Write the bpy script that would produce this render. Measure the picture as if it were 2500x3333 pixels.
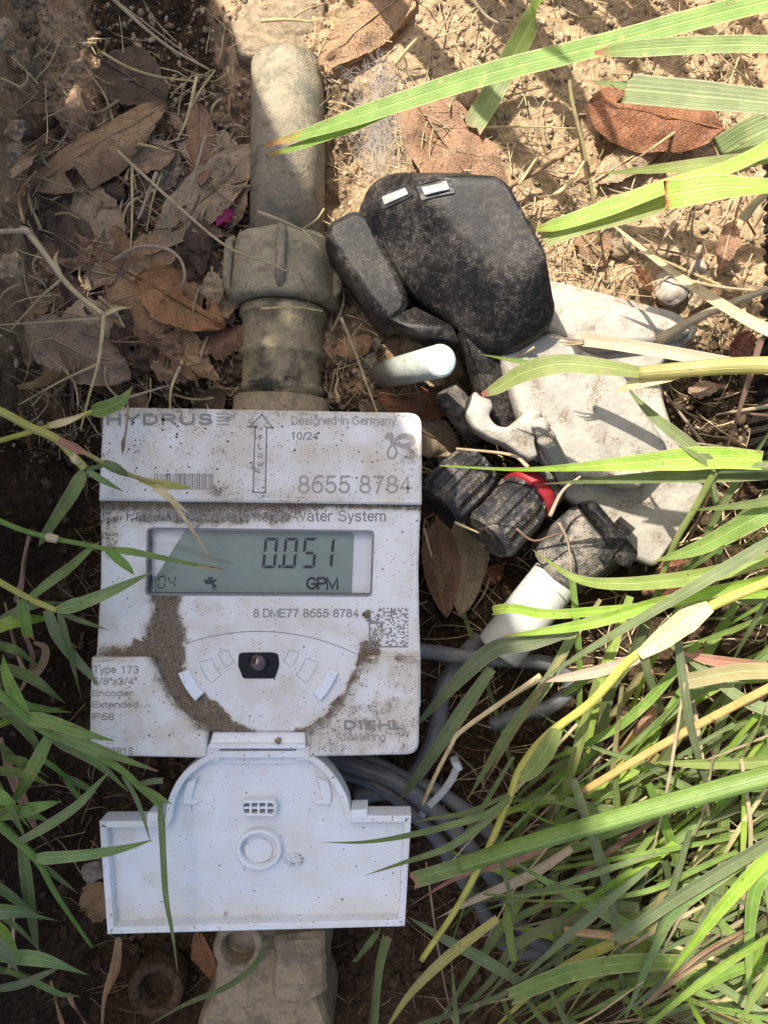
import bpy, bmesh, math, random
import numpy as np
from mathutils import Vector, Matrix, geometry, noise as mnoise
from mathutils.bvhtree import BVHTree

for o in list(bpy.data.objects): bpy.data.objects.remove(o)
S = bpy.context.scene
C = S.collection
R = math.radians

# ------------------------------------------------------------------ camera, sky, sun, exposure
CAM_H = 0.2309
cam_d = bpy.data.cameras.new('camera'); cam = bpy.data.objects.new('camera', cam_d); C.objects.link(cam)
cam.location = (0, 0, CAM_H); cam.rotation_euler = (0, 0, 0)
cam_d.sensor_fit = 'VERTICAL'; cam_d.sensor_height = 24.0; cam_d.lens = 12.0 / (0.16665 / CAM_H)
cam_d.clip_start = 0.005; cam_d.clip_end = 200
S.camera = cam

SUN_EL = 54.0
sun_h = Vector((0.65, -0.76)).normalized()          # horizontal travel of the light
sun_dir = Vector((sun_h.x * math.cos(R(SUN_EL)), sun_h.y * math.cos(R(SUN_EL)), -math.sin(R(SUN_EL))))
w = bpy.data.worlds.new('World'); S.world = w; w.use_nodes = True
nt = w.node_tree; bg = nt.nodes['Background']
sky = nt.nodes.new('ShaderNodeTexSky'); sky.sky_type = 'NISHITA'; sky.sun_disc = False
sky.sun_elevation = R(SUN_EL); sky.sun_rotation = math.atan2(-sun_h.x, -sun_h.y)
sky.dust_density = 4.0; sky.ozone_density = .6; sky.air_density = .75
nt.links.new(sky.outputs[0], bg.inputs[0]); bg.inputs[1].default_value = 0.130
sd = bpy.data.lights.new('sun', 'SUN'); sd.energy = 4.25; sd.angle = R(0.55); sd.color = (1.0, 0.94, 0.84)
so = bpy.data.objects.new('sun', sd); C.objects.link(so)
so.rotation_euler = sun_dir.to_track_quat('-Z', 'Y').to_euler(); so.location = (-1, 1.3, 2.2)
S.view_settings.view_transform = 'Standard'; S.view_settings.look = 'None'
S.view_settings.gamma = 1.0; S.view_settings.exposure = 1.2
S.render.engine = 'CYCLES'
S.render.resolution_x = 768; S.render.resolution_y = 1024

# ------------------------------------------------------------------ helpers
def W(px, py, z=0.0):
    """a point at height z (metres) that lies on the line of sight of a photo position"""
    s = (CAM_H - z) / CAM_H * 1e-4
    return Vector(((px - 1250) * s, (1666.5 - py) * s, z))
def SC(z): return (CAM_H - z) / CAM_H * 1e-4
def ss(a, b, x):
    if isinstance(x, (float, int)):
        t = min(1., max(0., (x - a) / (b - a))); return t * t * (3 - 2 * t)
    t = np.clip((np.asarray(x, dtype=float) - a) / (b - a), 0, 1); return t * t * (3 - 2 * t)
def _hash(i, j, s):
    v = np.sin(i * 127.1 + j * 311.7 + s * 74.7) * 43758.5453
    return v - np.floor(v)
def _h1(i, j, s):
    v = math.sin(i * 127.1 + j * 311.7 + s * 74.7) * 43758.5453
    return v - math.floor(v)
def vnoise(x, y, s=0):
    if isinstance(x, (float, int)):
        i = math.floor(x); j = math.floor(y); fx = x - i; fy = y - j; fx = fx * fx * (3 - 2 * fx); fy = fy * fy * (3 - 2 * fy)
        a = _h1(i, j, s); b = _h1(i + 1, j, s); c = _h1(i, j + 1, s); d = _h1(i + 1, j + 1, s)
        return (a + (b - a) * fx) * (1 - fy) + (c + (d - c) * fx) * fy - 0.5
    x = np.asarray(x, dtype=float); y = np.asarray(y, dtype=float)
    i = np.floor(x); j = np.floor(y); fx = x - i; fy = y - j
    fx = fx * fx * (3 - 2 * fx); fy = fy * fy * (3 - 2 * fy)
    a = _hash(i, j, s); b = _hash(i + 1, j, s); c = _hash(i, j + 1, s); d = _hash(i + 1, j + 1, s)
    return (a + (b - a) * fx) * (1 - fy) + (c + (d - c) * fx) * fy - 0.5
def hgt(x, y):
    """height of the soil"""
    sca = isinstance(x, float)
    if not sca: x = np.asarray(x, dtype=float); y = np.asarray(y, dtype=float)
    gx = 1250 + x * 8078; gy = 1666.5 - y * 8078
    wob = vnoise(x * 40, y * 40, 3) * 260
    z = -0.058 + 0 * x
    z = z + 0.012 * ss(1100, 1350, gx + wob) * (1 - ss(950, 1400, gy + wob))
    pit = ss(1150, 1550, gy + wob) * ss(60, 240, gx + wob * .3) * (1 - ss(1950, 2450, gx + wob))
    z = z - 0.030 * pit
    n = (vnoise(x * 45, y * 45, 1) * .008 + vnoise(x * 110, y * 110, 2) * .005 + vnoise(x * 260, y * 260, 4) * .0032
         + vnoise(x * 600, y * 600, 5) * .0019 + vnoise(x * 1250, y * 1250, 6) * .0011)
    z = z + .010 * (1 - ss(30, 150, gx + wob * .5)) + .012 * (1 - ss(20, 130, gx + wob * .3)) * ss(1050, 1300, gy)
    rid = abs(vnoise(x * 150 + 3, y * 150, 8)) * .006
    cl = ss(1100, 1300, gx + wob * .5) * (1 - ss(900, 1300, gy + wob)); amp = 1 - .58 * cl
    z = z + n * amp - rid * amp
    lawn = 0.010 + vnoise(x * 8, y * 8, 7) * .01 + n * .7
    ws = [ss(.146, .160, -x + vnoise(y * 30, x * 0, 9) * .01), ss(.153, .163, x), ss(.236, .275, y), ss(.236, .275, -y)]
    wall = max(ws) if sca else np.maximum.reduce(ws)
    return z * (1 - wall) + lawn * wall
def G(px, py, lift=0.0):
    z = -0.058
    for _ in range(5):
        p = W(px, py, z); z = float(hgt(p.x, p.y)) + lift
    return W(px, py, z)

def tag(o, label=None, cat=None, group=None, kind=None):
    if label: o['label'] = label
    if cat: o['category'] = cat
    if group: o['group'] = group
    if kind: o['kind'] = kind
    return o
def thing(name, loc, label, cat, group=None):
    o = bpy.data.objects.new(name, None); o.empty_display_size = .01; C.objects.link(o); o.location = loc
    return tag(o, label, cat, group)
def origin_of(p):
    v = Vector((0, 0, 0))
    while p is not None: v = v + Vector(p.location); p = p.parent
    return v
def build(name, verts, faces, mat, parent=None, smooth=True, attrs=None, loc=None):
    """one mesh object; verts are in world space"""
    me = bpy.data.meshes.new(name)
    vs = [Vector(v) for v in verts]
    if parent is not None: off = origin_of(parent)
    elif loc is not None: off = Vector(loc)
    else:
        off = sum(vs, Vector()) / len(vs); off.z = min(v.z for v in vs)
    me.from_pydata([v - off for v in vs], [], faces)
    if smooth: me.polygons.foreach_set('use_smooth', [True] * len(me.polygons))
    if attrs:
        for k, vals in attrs.items():
            a = me.attributes.new(k, 'FLOAT', 'POINT'); a.data.foreach_set('value', [float(t) for t in vals])
    if mat: me.materials.append(mat)
    me.update()
    o = bpy.data.objects.new(name, me); C.objects.link(o)
    if parent is not None: o.parent = parent
    else: o.location = off
    return o

def crom(pts, n):
    """Catmull-Rom through tuples of any length, n samples"""
    P = [np.array(p, dtype=float) for p in pts]
    if len(P) == 2:
        return [tuple(P[0] + (P[1] - P[0]) * t) for t in np.linspace(0, 1, n)]
    P = [2 * P[0] - P[1]] + P + [2 * P[-1] - P[-2]]
    out = []; m = len(P) - 3
    for k in range(n):
        t = k / (n - 1) * m; i = min(int(t), m - 1); t -= i
        a, b, c, d = P[i:i + 4]
        out.append(tuple(.5 * ((2 * b) + (c - a) * t + (2 * a - 5 * b + 4 * c - d) * t * t + (3 * b - a - 3 * c + d) * t ** 3)))
    return out

def tube_geo(pts, radii, seg=6, V=None, F=None, cap=True):
    V = [] if V is None else V; F = [] if F is None else F
    n = len(pts); pts = [Vector(p) for p in pts]; b0 = len(V); ref = None
    for i in range(n):
        T = (pts[min(i + 1, n - 1)] - pts[max(i - 1, 0)])
        if T.length < 1e-9: T = Vector((0, 0, 1))
        T.normalize()
        if ref is None:
            ref = T.cross(Vector((0, 0, 1)))
            if ref.length < .1: ref = T.cross(Vector((0, 1, 0)))
        A = (ref - T * ref.dot(T)).normalized(); ref = A; B = T.cross(A)
        r = radii[i] if hasattr(radii, '__len__') else radii
        for k in range(seg):
            a = 2 * math.pi * k / seg; V.append(pts[i] + (A * math.cos(a) + B * math.sin(a)) * r)
    for i in range(n - 1):
        for k in range(seg):
            a = b0 + i * seg + k; b = b0 + i * seg + (k + 1) % seg
            F.append((a, b, b + seg, a + seg))
    if cap:
        F.append(tuple(b0 + k for k in reversed(range(seg)))); F.append(tuple(b0 + (n - 1) * seg + k for k in range(seg)))
    return V, F

def lathe_axis(p0, p1, prof, seg=32, flute=0, fdepth=.0, foff=0.0, frange=(0, 1)):
    """turned body: prof = [(t along the axis 0..1, radius)]"""
    p0, p1 = Vector(p0), Vector(p1); T = (p1 - p0); L = T.length; T.normalize()
    A = T.cross(Vector((0, 0, 1)));
    if A.length < .05: A = T.cross(Vector((0, 1, 0)))
    A.normalize(); B = A.cross(T)
    V = []; F = []
    for t, r in prof:
        for k in range(seg):
            a = 2 * math.pi * k / seg + foff; rr = r
            if flute and frange[0] <= t <= frange[1]:
                c = math.cos(a * flute); rr = r * (1 - fdepth * (1 if c < -.2 else 0))
            V.append(p0 + T * (t * L) + (A * math.cos(a) + B * math.sin(a)) * rr)
    n = len(prof)
    for i in range(n - 1):
        for k in range(seg):
            a = i * seg + k; b = i * seg + (k + 1) % seg; F.append((a, b, b + seg, a + seg))
    F.append(tuple(reversed(range(seg)))); F.append(tuple((n - 1) * seg + k for k in range(seg)))
    return V, F

def rounded(poly, r, n=5):
    """round the corners of a px polygon; r one value or one per corner"""
    out = []; m = len(poly)
    for i, p in enumerate(poly):
        rr = r[i] if hasattr(r, '__len__') else r
        p = np.array(p, float); a = np.array(poly[i - 1], float) - p; b = np.array(poly[(i + 1) % m], float) - p
        la, lb = np.linalg.norm(a), np.linalg.norm(b); d = min(rr, la * .48, lb * .48)
        if d < .5: out.append(tuple(p)); continue
        A = p + a / la * d; B = p + b / lb * d
        for k in range(n + 1):
            t = k / n; out.append(tuple((1 - t) ** 2 * A + 2 * t * (1 - t) * p + t * t * B))
    return out
def resample(poly, step):
    out = []; m = len(poly)
    for i in range(m):
        a = np.array(poly[i], float); b = np.array(poly[(i + 1) % m], float); n = max(1, int(np.linalg.norm(b - a) / step))
        for k in range(n): out.append(tuple(a + (b - a) * k / n))
    return out
def area(poly): return .5 * sum(poly[i - 1][0] * poly[i][1] - poly[i][0] * poly[i - 1][1] for i in range(len(poly)))
def inset(poly, d):
    m = len(poly); sgn = 1 if area(poly) > 0 else -1; out = []
    for i in range(m):
        p = np.array(poly[i], float); a = np.array(poly[i - 1], float); b = np.array(poly[(i + 1) % m], float)
        t1 = p - a; t2 = b - p; t1 /= (np.linalg.norm(t1) + 1e-9); t2 /= (np.linalg.norm(t2) + 1e-9)
        n1 = np.array((-t1[1], t1[0])) * sgn; n2 = np.array((-t2[1], t2[0])) * sgn
        nn = n1 + n2; l = np.linalg.norm(nn)
        nn = n1 if l < .2 else nn / l
        out.append(tuple(p + nn * d / max(.5, float(nn @ n1))))
    return out
def inside(p, poly):
    x, y = p; c = False; m = len(poly); j = m - 1
    for i in range(m):
        xi, yi = poly[i]; xj, yj = poly[j]
        if (yi > y) != (yj > y) and x < (xj - xi) * (y - yi) / (yj - yi + 1e-12) + xi: c = not c
        j = i
    return c

def to_world(px, py, z, zref):
    """px polygon measured at height zref, extruded straight up or down to z"""
    p = W(px, py, zref); return Vector((p.x, p.y, z))

def loft(outline, prof, zref, zf=None, bottom=True, scale=False):
    """body with a px outline: prof = [(inset px, z)] from the top face's edge downwards"""
    V = []; F = []; m = len(outline); rings = []
    pos = area(outline) > 0   # px y is down: positive means clockwise from above
    for d, z in prof:
        if scale:
            ca, cb = sum(p[0] for p in outline) / m, sum(p[1] for p in outline) / m; fd, sx_, sy_ = d if isinstance(d, tuple) else (d, 0, 0); q = [(ca + sx_ + (x - ca) * (1 - fd), cb + sy_ + (y - cb) * (1 - fd)) for x, y in outline]
        else: q = inset(outline, d) if abs(d) > .01 else outline
        rings.append(len(V))
        for (x, y) in q:
            V.append(to_world(x, y, z + (zf(x, y) if zf else 0), zref))
    for i in range(len(prof) - 1):
        a0, b0 = rings[i], rings[i + 1]
        for k in range(m):
            k2 = (k + 1) % m
            f = (a0 + k, a0 + k2, b0 + k2, b0 + k)
            F.append(f if pos else f[::-1])
    # cap the top as triangles
    q = [V[rings[0] + k] for k in range(m)]
    tri = geometry.tessellate_polygon([[Vector((v.x, v.y, 0)) for v in q]])
    for t in tri:
        a, b, c = [q[i] for i in t]
        up = (b - a).cross(c - a).z > 0
        F.append(tuple(rings[0] + i for i in (t if up else t[::-1])))
    if bottom:
        l0 = rings[-1]
        for t in tri:
            a, b, c = [V[l0 + i] for i in t]; up = (b - a).cross(c - a).z > 0
            F.append(tuple(l0 + i for i in (t[::-1] if up else t)))
    return V, F

def panel_geo(outline, z, thick, step=11, holes=(), zf=None, dirt=None, speck=None, cham=7, seed=1, zref=None):
    """dense plate with chamfered edge: returns verts, faces, attrs"""
    zref = z if zref is None else zref
    rnd = random.Random(seed)
    out = resample(outline, step)
    top = inset(out, cham)
    holes = [resample(h, step) for h in holes]
    pts = [Vector(p) for p in top]; edges = [(i, (i + 1) % len(top)) for i in range(len(top))]
    for h in holes:
        b = len(pts); pts += [Vector(p) for p in h]; edges += [(b + i, b + (i + 1) % len(h)) for i in range(len(h))]
    x0, x1 = min(p[0] for p in top), max(p[0] for p in top); y0, y1 = min(p[1] for p in top), max(p[1] for p in top)
    arr = np.array([tuple(p) for p in pts])
    x = x0 + step * .5
    while x < x1:
        y = y0 + step * .5
        while y < y1:
            q = (x + rnd.uniform(-.3, .3) * step, y + rnd.uniform(-.3, .3) * step)
            if np.min((arr[:, 0] - q[0]) ** 2 + (arr[:, 1] - q[1]) ** 2) > (step * .45) ** 2 and inside(q, top) and not any(inside(q, h) for h in holes):
                pts.append(Vector(q))
            y += step
        x += step
    vv, ee, ff, _, _, _ = geometry.delaunay_2d_cdt(pts, edges, [], 0, 1e-4)
    V = []; F = []; PX = []
    for v in vv:
        PX.append((v.x, v.y)); V.append(to_world(v.x, v.y, z + (zf(v.x, v.y) if zf else 0), zref))
    for f in ff:
        c = sum((vv[i] for i in f), Vector((0, 0))) / len(f)
        if inside((c.x, c.y), top) and not any(inside((c.x, c.y), h) for h in holes):
            a, b, d = [V[i] for i in f[:3]]
            F.append(tuple(f) if (b - a).cross(d - a).z > 0 else tuple(reversed(f)))
    def ringverts(poly, zz):
        b = len(V)
        for p in poly:
            PX.append(p); V.append(to_world(p[0], p[1], zz + (zf(p[0], p[1]) if zf else 0), zref))
        return b
    m = len(out); pos = area(out) > 0
    r0 = ringverts(top, z); r1 = ringverts(out, z - cham * 1e-4 * .8); r2 = ringverts(out, z - thick)
    for a0, b0 in ((r0, r1), (r1, r2)):
        for k in range(m):
            k2 = (k + 1) % m; f = (a0 + k, a0 + k2, b0 + k2, b0 + k); F.append(f if pos else f[::-1])
    for h in holes:
        h0 = ringverts(h, z); h1 = ringverts(h, z - thick); ph = area(h) > 0
        for k in range(len(h)):
            k2 = (k + 1) % len(h); f = (h0 + k, h0 + k2, h1 + k2, h1 + k); F.append(f[::-1] if ph else f)
    at = {'dirt': [dirt(*p) if dirt else 0 for p in PX], 'speck': [speck(*p) if speck else .3 for p in PX]}
    return V, F, at

# ------------------------------------------------------------------ materials
class M:
    def __init__(s, name):
        s.m = bpy.data.materials.new(name); s.m.use_nodes = True; s.t = s.m.node_tree
        s.b = s.t.nodes['Principled BSDF']; s.out = s.t.nodes['Material Output']
        s.co = s.t.nodes.new('ShaderNodeTexCoord').outputs['Object']
        s.b.inputs['Roughness'].default_value = .6
    def n(s, k, **kw):
        nd = s.t.nodes.new('ShaderNode' + k)
        for a, v in kw.items(): setattr(nd, a, v)
        return nd
    def L(s, a, b): s.t.links.new(a, b)
    def put(s, sock, v):
        if isinstance(v, (int, float)): sock.default_value = v
        elif isinstance(v, (tuple, list)): sock.default_value = (*v, 1) if len(v) == 3 and sock.type == 'RGBA' else v
        else: s.L(v, sock)
    def noise(s, scale, detail=4, rough=.6, vec=None, dist=0):
        nd = s.n('TexNoise'); s.put(nd.inputs['Vector'], s.co if vec is None else vec)
        nd.inputs['Scale'].default_value = scale; nd.inputs['Detail'].default_value = detail
        nd.inputs['Roughness'].default_value = rough; nd.inputs['Distortion'].default_value = dist
        return nd.outputs['Fac']
    def vor(s, scale, feat='F1', vec=None):
        nd = s.n('TexVoronoi', feature=feat); s.put(nd.inputs['Vector'], s.co if vec is None else vec); nd.inputs['Scale'].default_value = scale
        return nd.outputs['Distance'], nd.outputs.get('Color')
    def math(s, op, a, b=0.0, clamp=False):
        nd = s.n('Math', operation=op); nd.use_clamp = clamp; s.put(nd.inputs[0], a); s.put(nd.inputs[1], b); return nd.outputs[0]
    def rng(s, v, a, b, c=0., d=1.):
        nd = s.n('MapRange'); nd.interpolation_type = 'SMOOTHSTEP'
        s.put(nd.inputs[0], v); nd.inputs[1].default_value = a; nd.inputs[2].default_value = b; nd.inputs[3].default_value = c; nd.inputs[4].default_value = d
        return nd.outputs[0]
    def mix(s, f, a, b):
        nd = s.n('Mix', data_type='RGBA'); s.put(nd.inputs['Factor'], f); s.put(nd.inputs[6], a); s.put(nd.inputs[7], b); return nd.outputs[2]
    def attr(s, name):
        nd = s.n('Attribute'); nd.attribute_name = name; return nd.outputs['Fac']
    def rand(s): return s.n('ObjectInfo').outputs['Random']
    def hsv(s, col, h=.5, sat=1., v=1.):
        nd = s.n('HueSaturation'); s.put(nd.inputs['Hue'], h); s.put(nd.inputs['Saturation'], sat); s.put(nd.inputs['Value'], v); s.put(nd.inputs['Color'], col); return nd.outputs[0]
    def vscale(s, v):
        nd = s.n('Mapping'); s.L(s.co, nd.inputs[0]); nd.inputs['Scale'].default_value = v; return nd.outputs[0]
    def bump(s, h, dist, strength=1.):
        nd = s.n('Bump'); s.put(nd.inputs['Height'], h); nd.inputs['Distance'].default_value = dist; nd.inputs['Strength'].default_value = strength
        s.L(nd.outputs[0], s.b.inputs['Normal']); return nd.outputs[0]
    def fin(s, col, rough=.6, spec=.4):
        s.put(s.b.inputs['Base Color'], col); s.put(s.b.inputs['Roughness'], rough); s.b.inputs['Specular IOR Level'].default_value = spec
        return s.m

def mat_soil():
    m = M('soil'); hum = m.attr('humus_shade')
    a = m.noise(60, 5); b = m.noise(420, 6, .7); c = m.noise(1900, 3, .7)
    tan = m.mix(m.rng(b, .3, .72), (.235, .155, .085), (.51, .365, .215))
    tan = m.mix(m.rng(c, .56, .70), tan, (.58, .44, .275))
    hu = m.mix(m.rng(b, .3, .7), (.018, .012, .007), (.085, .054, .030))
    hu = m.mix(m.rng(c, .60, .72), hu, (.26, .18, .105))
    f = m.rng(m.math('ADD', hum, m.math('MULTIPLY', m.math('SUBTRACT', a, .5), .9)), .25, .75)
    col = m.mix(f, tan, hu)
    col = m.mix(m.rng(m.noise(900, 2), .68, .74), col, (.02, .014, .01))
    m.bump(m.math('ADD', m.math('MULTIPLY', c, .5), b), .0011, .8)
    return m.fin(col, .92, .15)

def mat_clod(dark=(.13, .095, .06), light=(.36, .27, .17), name='clod'):
    m = M(name); b = m.noise(350, 6, .7); c = m.noise(1800, 3)
    col = m.mix(m.rng(b, .3, .7), dark, light); col = m.hsv(col, v=m.rng(m.rand(), 0, 1, .75, 1.2))
    m.bump(m.math('ADD', m.math('MULTIPLY', c, .4), b), .0009); return m.fin(col, .9, .15)

def mat_plastic(name, base, dirtcol=(.105, .072, .044), film=(.52, .45, .345)):
    """pale moulded plastic with soil where the dirt attribute says so"""
    m = M(name); d = m.attr('dirt'); sp = m.attr('speck')
    n1 = m.noise(330, 8, .82); n2 = m.noise(1900, 5, .85); n3 = m.noise(90, 3)
    tot = m.math('ADD', m.math('MULTIPLY', n1, .55), m.math('MULTIPLY', n2, .55))          # ~.55 mean
    f = m.rng(m.math('ADD', tot, m.math('MULTIPLY', d, .40)), .73, .92)
    fl = m.math('MULTIPLY', m.rng(m.math('ADD', n3, m.math('MULTIPLY', d, .8)), .42, 1.0), .85)
    grime = m.rng(m.noise(2600, 2), .35, .8, .90, 1.03)
    col = m.hsv(m.mix(fl, base, film), v=grime)
    dc = m.mix(m.rng(m.noise(2400, 3, .8), .36, .64), dirtcol, (.33, .25, .165))
    dc = m.mix(m.rng(m.noise(1300, 3, .7), .54, .64), dc, (.05, .035, .025))
    col = m.mix(f, col, dc)
    vd, vc = m.vor(620); sr = m.n('SeparateColor'); m.L(vc, sr.inputs[0])
    wob = m.math('ADD', vd, m.math('MULTIPLY', m.noise(2500, 2), .5))
    spf = m.math('MULTIPLY', m.rng(wob, .52, .42), m.math('GREATER_THAN', m.math('ADD', sr.outputs[0], m.math('MULTIPLY', sp, .30)), .985 + 0))
    col = m.mix(spf, col, m.mix(sr.outputs[1], (.10, .075, .055), (.30, .23, .16)))
    vd2, vc2 = m.vor(1500); s2 = m.n('SeparateColor'); m.L(vc2, s2.inputs[0])
    spf2 = m.math('MULTIPLY', m.rng(vd2, .40, .25), m.math('GREATER_THAN', m.math('ADD', s2.outputs[0], m.math('MULTIPLY', sp, .30)), .98))
    col = m.mix(spf2, col, (.20, .15, .11))
    h = m.math('ADD', m.math('MULTIPLY', f, m.math('ADD', n2, .5)), m.math('MULTIPLY', m.noise(3000, 2), .06))
    m.bump(h, .00035, .9)
    return m.fin(col, m.rng(f, 0, 1, .42, .95), .35)

def mat_print(name, col, keep=.42):
    """ink, partly worn away and hidden by dirt"""
    m = M(name); n = m.noise(900, 4, .7); d = m.attr('worn')
    k = m.rng(m.math('SUBTRACT', n, m.math('MULTIPLY', d, .4)), keep - .12, keep)
    c = m.mix(m.rng(m.noise(2200, 2), .4, .65), col, tuple(min(1, v * 1.35) for v in col))
    m.fin(c, .7, .2)
    tr = m.n('BsdfTransparent'); mx = m.n('MixShader'); m.L(k, mx.inputs[0]); m.L(tr.outputs[0], mx.inputs[1]); m.L(m.b.outputs[0], mx.inputs[2]); m.L(mx.outputs[0], m.out.inputs[0])
    return m.m

def mat_simple(name, col, rough=.5, spec=.4, var=.25, scale=300, bump=.0002, dust=None, damt=.6):
    m = M(name); n = m.noise(scale, 5, .65)
    c = m.mix(m.rng(n, .3, .7), tuple(v * (1 - var) for v in col), tuple(min(1, v * (1 + var)) for v in col))
    rg = rough
    if dust:
        f = m.math('MULTIPLY', m.rng(m.math('ADD', m.math('MULTIPLY', m.noise(1500, 4, .8), .6), m.math('MULTIPLY', m.noise(130, 3), .5)), damt, damt + .14), .9)
        c = m.mix(f, c, dust); rg = m.rng(f, 0, 1, rough, .9)
    m.bump(m.noise(scale * 4, 3), bump, .7)
    return m.fin(c, rg, spec)

def mat_black_dusty():
    m = M('black_plastic'); fine = m.noise(2300, 3, .8, dist=2.0); mid = m.noise(420, 4, .75); big = m.noise(45, 3, .6)
    t = m.math('ADD', m.math('MULTIPLY', fine, .72), m.math('ADD', m.math('MULTIPLY', mid, .34), m.math('MULTIPLY', big, .24)))
    f = m.rng(t, .655, .80)
    c = m.mix(m.rng(big, .4, .62, 0, .05), (.006, .0055, .006), (.15, .125, .10))
    c = m.mix(m.math('MULTIPLY', f, .58), c, (.23, .205, .175))
    m.bump(m.math('ADD', fine, m.noise(300, 2)), .00010, .6)
    return m.fin(c, m.rng(f, 0, .4, .34, .8), .16)

def mat_leaf(name, c1, c2, vein, under=None, trans=.18, rough=.6):
    m = M(name); u = m.attr('u'); v = m.attr('v'); n = m.noise(160, 5, .65); n2 = m.noise(1300, 3, .7)
    c = m.mix(m.rng(n, .3, .7), c1, c2)
    c = m.mix(m.rng(m.noise(380, 4, .7), .56, .70), c, tuple(t * .40 for t in c1))
    c = m.mix(m.rng(m.noise(75, 4, .7), .50, .66, 0, .65), c, tuple(t * .42 for t in c1))
    au = m.math('ABSOLUTE', u)
    mid = m.rng(au, .05, .015)
    fr = m.math('FRACT', m.math('SUBTRACT', m.math('MULTIPLY', v, 9.0), m.math('ADD', m.math('MULTIPLY', au, 1.8), m.math('MULTIPLY', n, .35))))
    side = m.rng(m.math('ABSOLUTE', m.math('SUBTRACT', fr, .5)), .06, .015)
    ve = m.math('MAXIMUM', mid, m.math('MULTIPLY', side, .30))
    c = m.mix(m.math('MULTIPLY', ve, .55), c, vein)
    c = m.mix(m.rng(m.math('ADD', m.noise(1100, 4, .8), m.math('MULTIPLY', n, .5)), .78, .95, 0, .75), c, (.17, .115, .065))
    c = m.mix(m.rng(n2, .55, .75), c, tuple(min(1, t * 1.45) for t in c2))
    c = m.hsv(c, h=m.rng(m.rand(), 0, 1, .488, .512), v=m.rng(m.rand(), 0, 1, .78, 1.22))
    nv, _ = m.vor(900, 'DISTANCE_TO_EDGE')
    m.bump(m.math('ADD', m.math('ADD', m.math('MULTIPLY', ve, .8), m.math('MULTIPLY', n2, .4)), m.math('MULTIPLY', m.rng(nv, 0, .08), .25)), .0010, .9)
    m.fin(c, rough, .35)
    tr = m.n('BsdfTranslucent'); m.L(c, tr.inputs[0]); mx = m.n('MixShader'); mx.inputs[0].default_value = trans
    m.L(m.b.outputs[0], mx.inputs[1]); m.L(tr.outputs[0], mx.inputs[2]); m.L(mx.outputs[0], m.out.inputs[0])
    return m.m

def mat_grass(name, c1, c2, tipc, trans=.34, spots=.0, rough=.42):
    m = M(name); u = m.attr('u'); v = m.attr('v'); tip = m.attr('tip')
    n = m.noise(110, 4, .6); n2 = m.noise(700, 4, .7)
    c = m.mix(m.rng(n, .3, .7), c1, c2)
    ln = m.math('SINE', m.math('MULTIPLY', u, 26.0)); ln2 = m.math('SINE', m.math('ADD', m.math('MULTIPLY', u, 47.0), m.math('MULTIPLY', n, 5.0)))
    c = m.mix(m.rng(m.math('ADD', ln, m.math('MULTIPLY', ln2, .8)), -1.2, 1.6, 0, .16), c, tuple(min(1, t * 1.7 + .02) for t in c2))
    mid = m.rng(m.math('ABSOLUTE', u), .10, .03)
    c = m.mix(m.math('MULTIPLY', mid, .28), c, tuple(min(1, t * 1.9 + .03) for t in c2))
    edge = m.rng(m.math('ADD', m.math('ABSOLUTE', u), m.math('MULTIPLY', m.math('SUBTRACT', n2, .5), .5)), .80, .98)
    c = m.mix(m.math('MULTIPLY', edge, .45), c, (.42, .36, .19))
    t = m.rng(m.math('ADD', v, m.math('MULTIPLY', m.math('SUBTRACT', n2, .5), .22)), .88, .97)
    c = m.mix(m.math('MULTIPLY', t, tip), c, tipc)
    sp = m.math('MULTIPLY', m.rng(m.noise(330, 4, .7), .63, .69), m.math('GREATER_THAN', m.rand(), .30 - spots))
    c = m.mix(m.math('MULTIPLY', sp, .75), c, (.17, .085, .04))
    c = m.mix(m.rng(m.noise(190, 2, .5), .62, .72, 0, .5), c, (.36, .34, .13))
    c = m.hsv(c, h=m.rng(m.rand(), 0, 1, .478, .508), sat=m.rng(m.rand(), 0, 1, .82, 1.05), v=m.rng(m.rand(), 0, 1, .78, 1.25))
    m.bump(m.math('ADD', m.math('ADD', ln, ln2), m.math('MULTIPLY', n2, 2.)), .00004, .8)
    m.fin(c, rough, .4)
    tr = m.n('BsdfTranslucent'); m.L(m.hsv(c, sat=1.15, v=1.3), tr.inputs[0]); mx = m.n('MixShader'); mx.inputs[0].default_value = trans
    m.L(m.b.outputs[0], mx.inputs[1]); m.L(tr.outputs[0], mx.inputs[2]); m.L(mx.outputs[0], m.out.inputs[0])
    return m.m

def mat_straw(name, c1, c2):
    m = M(name); n = m.noise(220, 4); n2 = m.noise(1500, 3, .7)
    c = m.mix(m.rng(n, .3, .7), c1, c2); c = m.mix(m.rng(n2, .52, .72), c, tuple(t * .5 for t in c1))
    c = m.hsv(c, v=m.rng(m.rand(), 0, 1, .7, 1.2)); m.bump(n2, .0002); return m.fin(c, .65, .3)

def mat_pipe(name, grey, dark, green=.5, wet=.6):
    m = M(name); a = m.noise(55, 5, .65); b = m.noise(330, 6, .75); c = m.noise(1700, 3, .7)
    col = m.mix(m.rng(b, .3, .7), tuple(t * .72 for t in grey), grey)
    col = m.mix(m.rng(a, .48, .66, 0, green), col, dark)
    col = m.mix(m.rng(c, .58, .68, 0, .8), col, (.09, .075, .05))
    col = m.mix(m.rng(m.noise(900, 3, .7), .67, .73), col, (.55, .53, .47))
    col = m.mix(m.rng(m.noise(160, 5, .75), .49, .62, 0, .75), col, tuple(t * .45 for t in grey))
    m.bump(m.math('ADD', b, m.math('MULTIPLY', c, .5)), .0011, .9); return m.fin(col, m.rng(m.noise(120, 4, .6), .38, .62, wet, .85), .45)

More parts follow.
